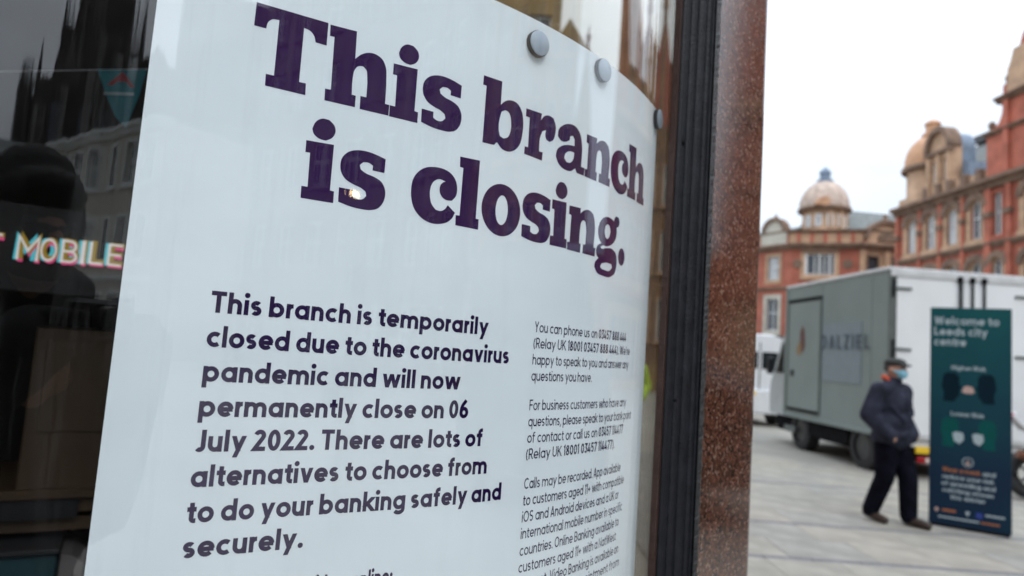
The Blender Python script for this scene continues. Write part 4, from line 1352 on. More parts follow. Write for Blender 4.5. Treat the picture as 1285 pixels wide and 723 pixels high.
# left front
lops = []
LC = (1.5, 3.6, 5.6, 7.6, 9.7, 12.3)
for lx in LC:
    lops += [op(lx, 8.6, 10.5, 1.1), op(lx, 4.5, 7.1, 1.1), op(lx, 0.4, 2.7, 1.4)]
FL.wall(0, LL, 4.1, 11.0, lops, M['brick'])
FL.wall(0, LL, 0, 4.1, lops, M['buff'], name='ground_floor_wall')
for i, lx in enumerate(LC):
    FL.window(lx, 8.6, 10.5, 1.1, bars=1, sur='buff', sw=0.24, pane='pane_light')
    FL.window(lx, 4.5, 7.1, 1.1, bars=1, sur='white_stone', sw=0.3)
    FL.window(lx, 0.4, 2.7, 1.4, frame='shop_dark')
FL.put(MB().cbox(0.3, LL - 0.2, -0.9, 0.0, 2.95, 4.05, 0.05), 'shop_canopy', M['shop_dark'])
# right front
rops = [op(1.0, 8.75, 10.45, 0.75), op(2.9, 8.75, 10.45, 0.8), op(5.5, 8.75, 10.45, 1.0), op(8.0, 8.75, 10.45, 1.0), op(1.9, 4.6, 7.2, 1.8), op(5.5, 4.6, 7.2, 1.4), op(8.5, 4.6, 7.2, 1.4)]
FR.wall(0, RLN, 4.1, 11.0, rops, M['buff'])
FR.wall(0, RLN, 0, 4.1, [], M['shop_dark'], name='shopfront')
for a in rops:
    FR.window((a[0] + a[1]) / 2, a[2], a[3], a[1] - a[0], frame='shop_dark' if a[2] > 8 else 'white_paint', bars=1, sur='buff_dark' if a[2] > 8 else 'white_stone', sw=0.12)
for bx in (0.15, 2.0, 3.9):
    FR.put(MB().box(bx - 0.15, bx + 0.15, -0.2, 0.05, 4.4, 10.9), 'pilaster', M['buff'])
pc = 1.95
FR.put(MB().prism([[(pc - 1.55, 11.3), *arch(pc, 11.75, 1.5, rz=1.35), (pc + 1.55, 11.3)]], -0.1, 0.5), 'pediment', M['buff'])
FR.put(MB().prism([arch(pc, 11.75, 1.68, rz=1.55) + arch(pc, 11.75, 1.42, rz=1.27)[::-1]], -0.35, 0.4), 'pediment_hood', M['buff_dark'])
FR.put(MB().prism([arch(pc, 11.65, 0.7, rz=0.8)], -0.2, -0.05), 'pediment_relief', M['buff_dark'])
FR.put(MB().lathe([(0.2, 13.2), (0.26, 13.35), (0.12, 13.5), (0.18, 13.7), (0, 13.85)], pc, 0.1, 10), 'finial', M['buff_dark'], True)
for FF, ln in ((FC, CW), (FL, LL), (FR, RLN)):
    FF.band(-0.06, ln + 0.06, 10.95, 11.4, 0.5, 'buff_dark', 'cornice')
    FF.band(-0.03, ln + 0.03, 7.75, 8.0, 0.2, 'buff_dark')
    FF.put(MB().box(0, ln, -0.07, 0.05, 8.0, 8.35), 'brick_band', M['red_stone'])
    FF.put(MB().box(0.0, ln, 0.05, 0.4, 11.4, 12.35), 'parapet', M['buff'])
    FF.band(-0.02, ln + 0.02, 12.3, 12.5, 0.2, 'buff_dark', 'coping')
    FF.put(MB().box(0.0, ln, 0.42, 5.0, 0.0, 11.3), 'block', M['brick'])
    n_ = int(ln / 0.9)
    for k in range(n_):
        FF.put(MB().cbox((k + 0.5) * ln / n_ - 0.14, (k + 0.5) * ln / n_ + 0.14, -0.02, 0.06, 11.5, 12.25, 0.03), 'parapet_panel', M['red_stone'])
# curved gable on the left front
gl = 12.3
FL.put(MB().prism([[(gl - 1.25, 11.35), (gl - 1.25, 12.3), (gl - 0.95, 12.7), *arch(gl, 12.7, 0.9, rz=0.85)[1:-1], (gl + 0.95, 12.7), (gl + 1.25, 12.3), (gl + 1.25, 11.35)]], -0.12, 0.5), 'gable', M['white_stone'])
FL.put(MB().prism([arch(gl, 12.55, 1.15, rz=1.15) + arch(gl, 12.55, 0.92, rz=0.9)[::-1]], -0.3, 0.45), 'gable_hood', M['buff_dark'])
FL.put(MB().lathe([(0.16, 13.6), (0.2, 13.75), (0.1, 13.9), (0, 14.15)], gl, 0.1, 10), 'finial', M['buff_dark'], True)
FL.put(MB().prism([[(7.2, 11.35), (7.2, 12.2), *arch(8.2, 12.2, 0.9, rz=0.8)[1:-1], (9.2, 12.2), (9.2, 11.35)]], -0.12, 0.5), 'gable', M['buff'])
# slate roofs
FR.put(MB().add([(-2.0, 1.0, 12.3), (RLN, 1.0, 12.3), (RLN, 4.2, 14.7), (-2.0, 4.2, 15.0), (RLN, 7.5, 12.3), (-2, 7.5, 12.3)], [(0, 1, 2, 3), (3, 2, 4, 5), (0, 3, 5), (1, 4, 2), (0, 5, 4, 1)]), 'roof', M['slate'])
FL.put(MB().add([(0, 1.0, 12.3), (LL - 2, 1.0, 12.3), (LL - 2, 3.6, 13.6), (0, 3.6, 13.6), (LL - 2, 6.5, 12.3), (0, 6.5, 12.3)], [(0, 1, 2, 3), (3, 2, 4, 5), (0, 3, 5), (1, 4, 2), (0, 5, 4, 1)]), 'roof', M['slate'])
# drum, dome, lantern
dc = Vector((24.75, 51.9)) - Vector(DB)
def dput(mb, name, mt, smooth=False):
    o = mb.build(name, mt, db, smooth)
    o.location = (dc.x, dc.y, 0)
    return o
dput(MB().lathe([(1.75, 11.5), (1.75, 12.6), (1.62, 12.7), (1.62, 14.2), (1.8, 14.3)], 0, 0, 16), 'drum', M['buff'])
dput(MB().lathe([(1.8, 14.2), (2.02, 14.32), (2.02, 14.5), (1.86, 14.58)], 0, 0, 24), 'drum_cornice', M['buff_dark'])
dput(MB().lathe([(1.86, 14.55), (1.85, 14.95), (1.75, 15.4), (1.52, 15.9), (1.17, 16.35), (0.75, 16.68), (0.5, 16.75)], 0, 0, 32), 'dome', M['dome'], True)
for k in range(12):
    a = 2 * PI * (k + 0.5) / 12
    pts = [(r * 1.01 * math.cos(a), r * 1.01 * math.sin(a), z) for r, z in [(1.85, 14.6), (1.84, 14.95), (1.74, 15.4), (1.51, 15.9), (1.16, 16.35), (0.74, 16.68)]]
    dput(MB().tube(pts, 0.05, 6), 'rib', M['dome'])
dput(MB().lathe([(0.62, 16.7), (0.64, 16.95), (0.52, 17.0), (0.40, 17.05), (0.40, 17.45), (0.48, 17.5), (0.42, 17.7), (0.22, 17.92), (0.05, 18.02), (0.0, 18.2)], 0, 0, 16), 'lantern', M['lead'], True)
for deg in (-130, -100, -70, -40, -160):
    a = R(deg)
    n = Vector((math.cos(a), math.sin(a)))
    tx = Vector((-n.y, n.x))
    Fd = Facet(db, Vector(DB) + dc + n * 1.64 - tx * 0.0, math.atan2(tx.y, tx.x), DB)
    Fd.window(0, 12.9, 13.85, 0.5, bars=0, y=-0.15, frame='white_paint', pane='pane_light', cross=False)
for k in range(8):
    a = R(-115 + 15 + 30 * k)
    dput(MB().box(-0.09, 0.09, -0.09, 0.09, 12.6, 14.25), 'drum_column', M['buff']).location = (dc.x + 1.66 * math.cos(a), dc.y + 1.66 * math.sin(a), 0)
dput(MB().prism([[(-0.75, 14.5), *arch(0, 14.55, 0.62, rz=0.62), (0.75, 14.5)]], -0.2, 0.3), 'dome_dormer', M['dome_orange']).location = (dc.x - 0.8, dc.y - 1.62, 0)

# ------------------------------------------------------------------ buildings across the street and behind the camera (they show in the glass)
def terrace(name, label, P, ang, ln, ht, floors, bays, wm, trim, roof=None, roof_h=2.5, depth=9.0, ww=1.0):
    t = thing(name, label, 'building', (*P, 0))
    f = Facet(t, P, ang, P)
    fh = ht / floors
    ops_ = []
    for i in range(bays):
        for k in range(floors):
            cx = (i + 0.5) * ln / bays
            ops_.append((cx, k * fh + fh * 0.25, k * fh + fh * 0.8, ww))
    f.wall(0, ln, 0, ht, [op(*o) for o in ops_], M[wm])
    for o in ops_:
        f.window(o[0], o[1], o[2], o[3], sur=trim, sw=0.12)
    f.band(0, ln, ht - 0.3, ht + 0.1, 0.4, trim, 'cornice')
    f.band(0, ln, fh - 0.15, fh + 0.1, 0.2, trim)
    f.put(MB().box(0.0, ln, 0.41, depth, 0, ht), 'rear_block', M[wm])
    if roof:
        f.put(MB().add([(0, 0.1, ht + 0.1), (ln, 0.1, ht + 0.1), (ln, depth / 2, ht + roof_h), (0, depth / 2, ht + roof_h), (ln, depth, ht + 0.1), (0, depth, ht + 0.1)], [(0, 1, 2, 3), (3, 2, 4, 5), (0, 3, 5), (1, 4, 2), (0, 5, 4, 1)]), 'roof', M[roof])
    return t, f

yb, fy = terrace('sandstone_building', 'tall yellow sandstone building with a pointed gable, reflected at the top of the window', (22.0, 2.4), R(-90), 12.0, 19.0, 5, 6, 'yellow_stone', 'buff', 'slate')
fy.put(MB().prism([[(-2.6, 0), (-2.6, 9.0), (-1.5, 12.6), (-1.2, 12.8), (-0.002, 9.6), (-0.002, 0)]], 0.0, 6.0), 'gabled_wing', M['yellow_stone'])
fy.put(MB().lathe([(0.16, 12.5), (0.2, 12.9), (0.05, 13.3), (0.03, 14.4), (0, 14.6)], -1.35, 0.3, 8), 'finial', M['buff_dark'])
terrace('grey_stone_terrace', 'tall soot grey stone terrace across the street behind the camera', (19.5, -9.8), R(-88), 14.9, 18.0, 5, 8, 'grey_stone', 'grey_stone', 'slate', 2.0)
terrace('low_brick_terrace', 'low brick terrace closing the gap beside the yellow sandstone building', (48.0, 18.0), R(-90), 20.0, 9.3, 3, 9, 'brick', 'buff', 'slate', 1.5)
terrace('white_building', 'pale long building with tall sash windows, reflected left of the poster', (15.9, -25.2), R(-85), 14.0, 10.3, 3, 8, 'white_stone', 'white_paint', 'slate', 1.0, ww=0.85)
terrace('slate_roofed_terrace', 'low dark stone terrace with slate roof reflected at the far left of the window', (20.1, -45.8), R(-157.5), 15.0, 10.5, 3, 6, 'black_stone', 'black_stone', 'slate', 2.8)
chu = thing('gothic_tower', 'sooty stone gothic tower with pinnacles, reflected as a dark silhouette beside the poster', 'tower', (27.7, -53.2, 0), R(28.5))
def cput(mb, name, mt='black_stone'):
    return mb.build(name, M[mt], chu)
cput(MB().prism([[(-4.2, 0), (-4.2, 17.3), (-3.9, 18.6), (-3.3, 19.6), (-2.9, 21.6), (-2.3, 23.4), (-1.9, 25.6), (-1.5, 26.6), (-1.2, 31), (-0.2, 36), (0.8, 31), (1.2, 27.5), (1.9, 26.2), (2.1, 0)]], -4, 2.2), 'tower_shaft')
cput(MB().box(2.1, 15.5, -4.0, 1.6, 0, 22.6), 'nave')
cput(MB().box(5.5, 22.0, -9.0, -4.01, 0, 33.0), 'sky_screen')  # added mass that blocks reflected sky beside the heading
cput(MB().prism([[(2.6, 22.6), (3.6, 24.3), (4.6, 22.6)]], -3, 1.5), 'gable')
cput(MB().prism([[(-4.9, 0), (-4.9, 15.6), (-4.5, 17.6), (-4.201, 17.6), (-4.201, 0)]], -2, 1.6), 'buttress')
for bx, bz, tz in ((-4.6, 17.0, 20.8), (-4.0, 18.0, 22.5), (-2.6, 22.0, 27.0), (-1.7, 25.0, 30.5), (1.6, 25.5, 29.5), (2.3, 22.0, 28.5), (5.6, 22.2, 26.4), (6.3, 22.2, 27.4), (7.4, 22.2, 26.2), (8.6, 22.2, 25.8)):
    cput(MB().lathe([(0.26, bz - 3), (0.26, bz + 0.4), (0.34, bz + 0.5), (0.0, tz)], bx, 2.0, 8), 'pinnacle')
for k in range(4):
    cput(MB().box(-3.9 + k * 1.5, -3.5 + k * 1.5, 2.2, 2.5, 0, 17 + 1.8 * k), 'shaft_rib', 'grey_stone')
for k in range(3):
    cput(MB().box(-2.9 + k * 1.6, -2.1 + k * 1.6, 2.2, 2.3, 12.0, 17.5), 'belfry_opening', 'pane')

# buildings down the side street, seen through the corner of the shop
gb, fg = terrace('golden_stone_building', 'tall golden sandstone building seen through the shop corner above the poster', (-9.6, 27.0), R(0), 10.9, 21.0, 5, 6, 'yellow_stone', 'yellow_stone', 'slate', 2.0)
fg.put(MB().prism([[(10.902, 0), (10.902, 15.4), (11.32, 16.2), (12.15, 14.9), (12.2, 0)]], 0.5, 6.0), 'gabled_wing', M['yellow_stone'])
fg.put(MB().lathe([(0.1, 14.6), (0.16, 14.9), (0.05, 15.1), (0.12, 15.6), (0.04, 15.7), (0, 16.2)], 12.2, 0.8, 8), 'finial', M['buff_dark'])
gh = thing('gothic_gabled_building', 'brown gothic building with sharp gables and pinnacles seen through the shop corner', 'building', (5.1, 33.0, 0), R(-8))
fh_ = Facet(gh, (5.1, 33.0), R(-8), (5.1, 33.0))
wops = [op(0.6 + k * 0.95, 2.5 + 3.4 * j, 4.6 + 3.4 * j, 0.5) for k in range(4) for j in range(3)]
fh_.wall(0, 4.2, 0, 13.4, wops, M['brown_stone'])
for a_ in wops:
    fh_.window((a_[0] + a_[1]) / 2, a_[2], a_[3], 0.5, sur='buff', sw=0.08, bars=0)
fh_.put(MB().box(0.0, 4.2, 0.41, 8, 0, 13.4), 'rear_block', M['brown_stone'])
fh_.put(MB().prism([[(-0.35, 0), (-0.35, 22.0), (0.3, 22.0), (0.5, 19.6), (0.75, 17.6), (0.75, 13.4), (0.0, 13.4), (0.0, 0)]], 0, 3), 'gable', M['brown_stone'])
fh_.put(MB().prism([[(0.76, 13.4), (0.76, 17.2), (1.15, 19.6), (1.5, 17.0), (1.5, 13.4)]], 0, 3), 'gable', M['brown_stone'])
fh_.put(MB().prism([[(1.6, 13.4), (1.6, 16.8), (1.95, 19.8), (2.3, 16.8), (2.9, 16.0), (3.9, 13.4)]], 0, 3), 'gable', M['red_stone'])
for bx, tz in ((0.1, 24.0), (1.15, 21.6), (1.55, 18.6), (1.95, 21.8), (2.5, 18.4), (3.2, 17.5), (4.0, 16.5)):
    fh_.put(MB().lathe([(0.1, 12.6), (0.1, tz - 2.2), (0.16, tz - 2.0), (0.0, tz)], bx, -0.05, 8), 'pinnacle', M['brown_stone'])

lamp = thing('street_lamp', 'grey street lamp with two small lit lanterns behind the camera', 'street lamp', (10.45, -9.3, 0))
MB().lathe([(0.13, 0), (0.13, 0.6), (0.07, 0.7), (0.05, 4.75), (0, 4.78)], 0, 0, 12).build('post', M['post_grey'], lamp)
for sx in (-1, 1):
    MB().tube([(0, 0, 4.75), (sx * 0.05, 0.03, 4.82), (sx * 0.09, 0.06, 4.84)], 0.02, 8).build('arm', M['post_grey'], lamp)
    MB().sphere((sx * 0.1, 0.09, 4.84), 0.055, 0.055, 0.075, 12, 8).build('lantern', M['lit_lamp'], lamp)

# ------------------------------------------------------------------ box truck
tk = thing('box_truck', 'box truck with DALZIEL on its side, its sides coloured dark for shade, and white rear doors', 'truck', (5.883, 10.126, 0), R(2.3))
BLn, BWd, BZ0, BZ1 = 3.42, 2.32, 0.64, 3.2
def tp(mb, name, mt, smooth=False, parent=None):
    return mb.build(name, M[mt], parent or tk, smooth)
tp(MB().cbox(0.0, BWd, 0.02, BLn, BZ0, BZ1, 0.01), 'box_body', 'box_shaded')
for k in range(2):                                      # shallow panel seams on the side
    tp(MB().box(-0.006, 0.0, 0.45 + k * 1.56, 0.462 + k * 1.56, BZ0 + 0.05, BZ1 - 0.06), 'panel_seam', 'box_shaded')
tp(MB().cbox(-0.025, BWd + 0.025, -0.01, BLn + 0.02, BZ1, BZ1 + 0.055, 0.012), 'roof_rail', 'rail')
tp(MB().cbox(-0.02, 0.02, 0.06, BLn, BZ0 - 0.04, BZ0 + 0.03, 0.008), 'lower_rail', 'box_shaded')
tp(MB().cbox(-0.025, 0.03, BLn - 0.05, BLn + 0.03, BZ0, BZ1, 0.01), 'front_corner_post', 'box_shaded')
dr = tp(MB().cbox(-0.022, 0.0, 2.06, 3.27, 0.80, 2.88, 0.004), 'side_door', 'box_shaded')
tp(MB().box(-0.032, -0.0, 2.01, 3.31, 2.89, 2.95), 'drip_rail', 'dark_metal', parent=dr)
tp(MB().box(-0.026, -0.0, 2.01, 2.05, 0.76, 2.89), 'frame', 'post_grey', parent=dr)
tp(MB().box(-0.026, -0.0, 3.275, 3.315, 0.76, 2.89), 'frame', 'post_grey', parent=dr)
tp(MB().box(-0.03, -0.0, 2.05, 3.275, 0.74, 0.79), 'frame', 'dark_metal', parent=dr)
tp(MB().cbox(-0.05, -0.02, 3.02, 3.12, 1.42, 1.54, 0.006), 'handle', 'pad_rim', parent=dr)
# side prints live in a frame whose x runs from the front of the box to its rear, as read from the street
def side_at(y_off=0.0):
    return lambda x, z, lay: (-0.028 - 0.0006 * lay - y_off, 3.42 - x, z)
lg = MB()
lg.add([(-0.0245, 3.42 - a, z) for a, z in ((0.62, 2.28), (0.72, 2.42), (0.8, 2.3), (0.84, 2.02), (0.74, 1.86), (0.64, 1.98))], [(0, 1, 2, 3, 4, 5)])
tp(lg, 'logo_mark', 'logo_red', parent=dr)
lg = MB()
lg.add([(-0.0252, 3.42 - a, z) for a, z in ((0.5, 1.98), (0.62, 2.12), (0.68, 2.0), (0.66, 1.82), (0.52, 1.84))], [(0, 1, 2, 3, 4)])
tp(lg, 'logo_mark', 'logo_gold', parent=dr)
pn = tp(MB().box(-0.012, 0.0, 0.72, 1.95, 1.38, 2.42), 'print_panel', 'blue_panel')
lt = MB()
text(lt, [('DALZIEL', 0.17)], 1.43, 1.96, 0.25, 1.5, side_at(), track=0.34)
tag(tp(lt, 'lettering', 'van_text'), kind='stuff')
# rear doors
for k, (a, b) in enumerate(((0.1, 1.145), (1.175, BWd - 0.1))):
    tp(MB().cbox(a, b, -0.03, 0.02, BZ0 + 0.06, BZ1 - 0.1, 0.006), 'rear_door', 'box_white')
tp(MB().box(0.0, 0.1, -0.02, 0.02, BZ0, BZ1), 'corner_post', 'post_grey')
tp(MB().box(BWd - 0.1, BWd, -0.02, 0.02, BZ0, BZ1), 'corner_post', 'post_grey')
tp(MB().cbox(0.0, BWd, -0.045, 0.0, BZ1 - 0.1, BZ1 - 0.002, 0.008), 'header', 'rail')
tp(MB().cbox(0.0, BWd, -0.05, 0.0, BZ0 - 0.03, BZ0 + 0.06, 0.008), 'threshold', 'rail')
for hz in (2.92, 1.975, 1.05):
    tp(MB().cbox(0.05, 0.33, -0.055, -0.03, hz - 0.02, hz + 0.02, 0.005), 'hinge', 'post_grey')
    tp(MB().cbox(BWd - 0.33, BWd - 0.05, -0.055, -0.03, hz - 0.02, hz + 0.02, 0.005), 'hinge', 'post_grey')
    tp(MB().tube([(0.045, -0.035, hz - 0.14), (0.045, -0.035, hz + 0.14)], 0.018, 8), 'hinge_pin', 'dark_metal')
for rx in (1.095, 1.295, 1.485):
    tp(MB().tube([(rx, -0.06, BZ0 + 0.02), (rx, -0.06, BZ1 - 0.03)], 0.018, 8), 'locking_bar', 'dark_metal')
    for cz in (BZ0 + 0.12, 1.35, BZ1 - 0.08):
        tp(MB().cbox(rx - 0.04, rx + 0.04, -0.075, -0.03, cz - 0.04, cz + 0.04, 0.006), 'bar_keeper', 'dark_metal')
tp(MB().cbox(0.05, BWd - 0.05, -0.02, 0.1, 0.5, 0.6, 0.01), 'underrun_bar', 'rail')
tp(MB().cbox(0.42, 0.80, -0.05, -0.02, 0.41, 0.51, 0.005), 'number_plate', 'plate_yellow')
lc = tp(MB().cbox(0.44, 0.70, -0.055, -0.02, 0.27, 0.36, 0.008), 'tail_light', 'red_lens')
tp(MB().box(0.57, 0.66, -0.06, -0.056, 0.285, 0.345), 'reverse_lens', 'clear_lens', parent=lc)
lc = tp(MB().cbox(BWd - 0.7, BWd - 0.44, -0.055, -0.02, 0.27, 0.36, 0.008), 'tail_light', 'red_lens')
tp(MB().cbox(0.1, 0.3, -0.04, 0.06, 0.12, 0.5, 0.01), 'mud_flap', 'dark_metal')
# chassis, guards, wheels, cab
tp(MB().box(0.22, BWd - 0.22, 0.1, 4.2, 0.27, BZ0 - 0.02), 'chassis', 'dark_metal')  # made low and wide to deepen the shade under the truck
tp(MB().box(0.06, 0.2, 1.25, 2.35, 0.3, BZ0 - 0.02), 'tank', 'dark_metal')
tp(MB().box(0.04, 0.2, 1.15, 2.5, 0.34, BZ0 - 0.07), 'battery_box', 'dark_metal')
tp(MB().cbox(0.0, 0.06, 2.98, 3.42, 0.30, 0.42, 0.01), 'step', 'post_grey')
def wheel(root, x0, x1, y, r, name='wheel'):
    b = MB()
    prof = [(x0, r * 0.62), (x0, r * 0.9), (x0 + 0.02, r), (x1 - 0.02, r), (x1, r * 0.9), (x1, r * 0.62)]
    rings = [[(px, y + pr * math.cos(2 * PI * k / 28), r + pr * math.sin(2 * PI * k / 28)) for k in range(28)] for px, pr in prof]
    b.loft(rings, cap=False)
    tyre = b.build(name, M['tyre'], root, True)
    o = MB()
    for px, s in ((x0 + 0.03, 1), (x1 - 0.03, -1)):
        prof = [(px, r * 0.63), (px + 0.02 * s, r * 0.5), (px + 0.05 * s, r * 0.3), (px, r * 0.2), (px - 0.01 * s, 0.001)]
        o.loft([[(q, y + pr * math.cos(2 * PI * k / 24), r + pr * math.sin(2 * PI * k / 24)) for k in range(24)] for q, pr in prof], cap=True)
    o.build('rim', M['rim'], tyre, True)
    return tyre
for wy in (0.76, 2.86):
    wheel(tk, 0.05, 0.3, wy, 0.37)
    wheel(tk, BWd - 0.3, BWd - 0.05, wy, 0.37)
cab = [(3.47, 0.58), (3.47, 2.24), (3.7, 2.28), (3.86, 2.2), (4.2, 1.5), (4.34, 1.28), (4.4, 1.05), (4.38, 0.62), (4.3, 0.58)]
cb = MB()
cb.loft([[(x, y, z) for y, z in cab] for x in (0.12, BWd - 0.12)])
cbo = tp(cb, 'cab', 'cab_paint')
for sx, e in ((0.112, -1), (BWd - 0.112, 1)):
    cw_ = MB().add([(sx + d, y, z) for d in (0.006 * e, -0.01 * e) for y, z in ((3.54, 1.46), (3.56, 2.1), (3.8, 2.08), (4.1, 1.46))], [(0, 1, 2, 3), (7, 6, 5, 4), (0, 4, 5, 1), (1, 5, 6, 2), (2, 6, 7, 3), (3, 7, 4, 0)])
    tp(cw_, 'side_window', 'vehicle_glass', parent=cbo)
tp(MB().add([(0.2, 3.89, 2.16), (BWd - 0.2, 3.89, 2.16), (BWd - 0.2, 4.2, 1.53), (0.2, 4.2, 1.53), (0.2, 3.86, 2.13), (BWd - 0.2, 3.86, 2.13), (BWd - 0.2, 4.17, 1.5), (0.2, 4.17, 1.5)], [(0, 1, 2, 3), (7, 6, 5, 4), (0, 4, 5, 1), (1, 5, 6, 2), (2, 6, 7, 3), (3, 7, 4, 0)]), 'windscreen', 'vehicle_glass', parent=cbo)
for sx in (-0.06, BWd + 0.06):
    tp(MB().cbox(sx - 0.07, sx + 0.07, 3.98, 4.04, 1.42, 1.78, 0.02), 'mirror', 'pad_rim', parent=cbo)
    tp(MB().tube([(sx, 4.0, 1.5), (0.14 if sx < 0 else BWd - 0.14, 3.95, 1.5)], 0.015, 6), 'mirror_arm', 'pad_rim', parent=cbo)

# ------------------------------------------------------------------ white van beyond the truck
def make_van(name, label, loc, rz, paint, hs=1.0):
    vn = thing(name, label, 'van', loc, rz)
    sec = [(0.0, 0.32), (0.0, 1.15), (0.06, 1.95), (0.2, 2.3), (0.55, 2.42), (1.35, 2.42), (1.7, 2.3), (1.84, 1.95), (1.9, 1.15), (1.9, 0.32)]
    vb = MB()
    vb.loft([[(0.95 + (x - 0.95) * k, y, 0.32 + (z - 0.32) * q) for x, z in sec] for y, k, q in ((0.05, 0.95, 0.97), (0.0, 0.98, 0.985), (0.15, 1, 1), (3.6, 1, 1), (4.2, 0.97, 0.62), (4.9, 0.92, 0.5), (5.1, 0.85, 0.42))][1:])
    vbo = vb.build('body', M[paint], vn)
    for sx in (-1, 1):
        MB().cbox(0.95 + sx * 0.42 - 0.36, 0.95 + sx * 0.42 + 0.36, -0.02, 0.02, 1.5, 1.95, 0.01).build('rear_window', M['vehicle_glass'], vn)
        MB().cbox(0.95 + sx * 0.88 - 0.06, 0.95 + sx * 0.88 + 0.06, -0.03, 0.03, 1.0, 1.6, 0.01).build('tail_light', M['red_lens'], vn)
        MB().cbox(0.95 + sx * 1.12 - 0.09, 0.95 + sx * 1.12 + 0.09, 3.7, 3.78, 1.3, 1.62, 0.02).build('mirror', M['pad_rim'], vn)
    MB().box(0.94, 0.96, -0.012, 0.02, 0.5, 2.2).build('door_seam', M['dark_metal'], vn)
    MB().cbox(-0.02, 1.92, -0.1, 0.05, 0.34, 0.95, 0.02).build('bumper', M[paint], vn)
    MB().cbox(0.30, 0.82, -0.115, -0.1, 0.80, 0.91, 0.003).build('number_plate', M['plate_yellow'], vn)
    for wy in (0.95, 4.1):
        wheel(vn, 0.03, 0.25, wy, 0.33)
        wheel(vn, 1.65, 1.87, wy, 0.33)
    vn.scale = (1, 1, hs)

make_van('white_van', 'white panel van with a yellow rear plate half hidden behind the granite pillar', (5.72, 17.3, 0), R(2.3), 'van_white')
make_van('added_black_van', 'unseen tall black panel van added right of the camera to darken reflections in the granite', (5.6, -1.6, 0), R(2.3), 'van_black', 1.12)  # added out of view so the lower granite reflects something dark

# ------------------------------------------------------------------ welcome banner
bn = thing('welcome_banner', 'tall teal welcome board standing on the paving in front of the truck', 'banner', (4.585, 7.113, 0.0195), math.atan2(-0.377, 0.6))
W_, H_ = 0.709, 2.31
MB().cbox(0, W_, 0.0, 0.05, 0.02, H_, 0.004).build('board', M['banner_edge'], bn)
MB().box(0.004, W_ - 0.004, -0.003, 0.0, 0.024, H_ - 0.004).build('print_sheet', M['banner'], bn)
MB().box(0.004, W_ - 0.004, 0.05, 0.053, 0.024, H_ - 0.004).build('print_sheet', M['banner'], bn)
MB().cbox(0.02, W_ - 0.02, -0.02, 0.25, 0.0, 0.03, 0.004).build('foot', M['dark_metal'], bn)
fa = flat_at(-0.0042, 0.0003)
Z = lambda f: H_ * (1 - f)
def btext(txt, x0, f, size, fit, w_=0.17, mt='banner_text', runs=None):
    b = MB()
    text(b, runs or [(txt, w_)], W_ * x0, Z(f), size, W_ * fit, fa)
    tag(b.build('lettering', M[mt], bn), kind='stuff')
btext('Welcome to', .05, .080, 0.088, .80, 0.19)
btext('Leeds city', .05, .130, 0.088, .66, 0.19)
btext('centre', .05, .178, 0.088, .40, 0.19)
btext('Higher Risk', .27, .287, 0.045, .42, 0.19)
btext('Lower Risk', .27, .497, 0.045, .40, 0.19)
btext('Wear a mask', .17, .752, 0.048, .46, 0.2, 'banner_orange')
btext('and', .66, .752, 0.048, .15, 0.19)
btext('reduce your risk', .17, .783, 0.045, .62, 0.19)
btext('of spreading and', .16, .813, 0.045, .65, 0.19)
btext('catching viruses', .17, .843, 0.045, .62, 0.19)
btext('this winter', .27, .872, 0.045, .42, 0.19)
def bshape(pts, mt, name, lay=1):
    y = -0.0042 - 0.0004 * lay
    b = MB()
    b.prism([[(W_ * a, Z(f)) for a, f in pts]], y, y + 0.0003)
    b.build(name, M[mt], bn)
def head(cx, f0, s, mt, flip):
    pr = [(-.1, .0), (-.06, -.014), (.05, -.014), (.1, .004), (.1, .035), (.125, .055), (.1, .062), (.1, .09), (.06, .102), (.04, .118), (-.1, .118), (-.09, .08), (-.12, .05)]
    bshape([(cx + flip * a * s, f0 + b_ * s) for a, b_ in pr], mt, 'silhouette')
head(.27, .315, 1.0, 'banner_navy', 1)
head(.70, .315, 1.0, 'banner_navy', -1)
bshape([(.40, .385), (.43, .362), (.47, .358), (.53, .362), (.56, .385), (.52, .392), (.44, .392)], 'banner_pink', 'mask_mark')
head(.26, .520, 1.0, 'banner_teal', 1)
head(.71, .520, 1.0, 'banner_teal', -1)
for cx, q in ((.36, 1), (.60, -1)):
    bshape([(cx - .07, .575), (cx - .02, .568), (cx + .06, .572), (cx + .07, .6), (cx + .02, .622), (cx - .05, .61)], 'banner_text', 'mask_mark', 2)
b = MB()
A1, B1 = ribbon(arcp(W_ * .48, Z(.700), 0.045, 0.045, 0, 360, 24), 0.004)
b.add([(p.x, -0.0046, p.y) for q in zip(A1, B1) for p in q], [(2 * i, 2 * i + 1, 2 * i + 3, 2 * i + 2) for i in range(24)])
b.build('icon_ring', M['banner_text'], bn)
bshape([(.45, .712), (.48, .69), (.51, .712)], 'banner_pink', 'icon_mark')
bshape([(.07, .925), (.10, .915), (.13, .925), (.10, .938)], 'banner_pink', 'emblem')
bshape([(.17, .92), (.34, .92), (.34, .93), (.17, .93)], 'banner_orange', 'emblem')
bshape([(.45, .92), (.48, .915), (.51, .92), (.48, .94)], 'banner_text', 'emblem')
bshape([(.58, .915), (.66, .915), (.66, .94), (.58, .94)], 'banner_blue', 'emblem')
bshape([(.69, .918), (.92, .918), (.92, .926), (.69, .926)], 'banner_text', 'emblem')
bshape([(.12, .953), (.62, .953), (.62, .960), (.12, .960)], 'banner_text', 'footer_line')
bshape([(.64, .953), (.86, .953), (.86, .960), (.64, .960)], 'banner_orange', 'footer_line')

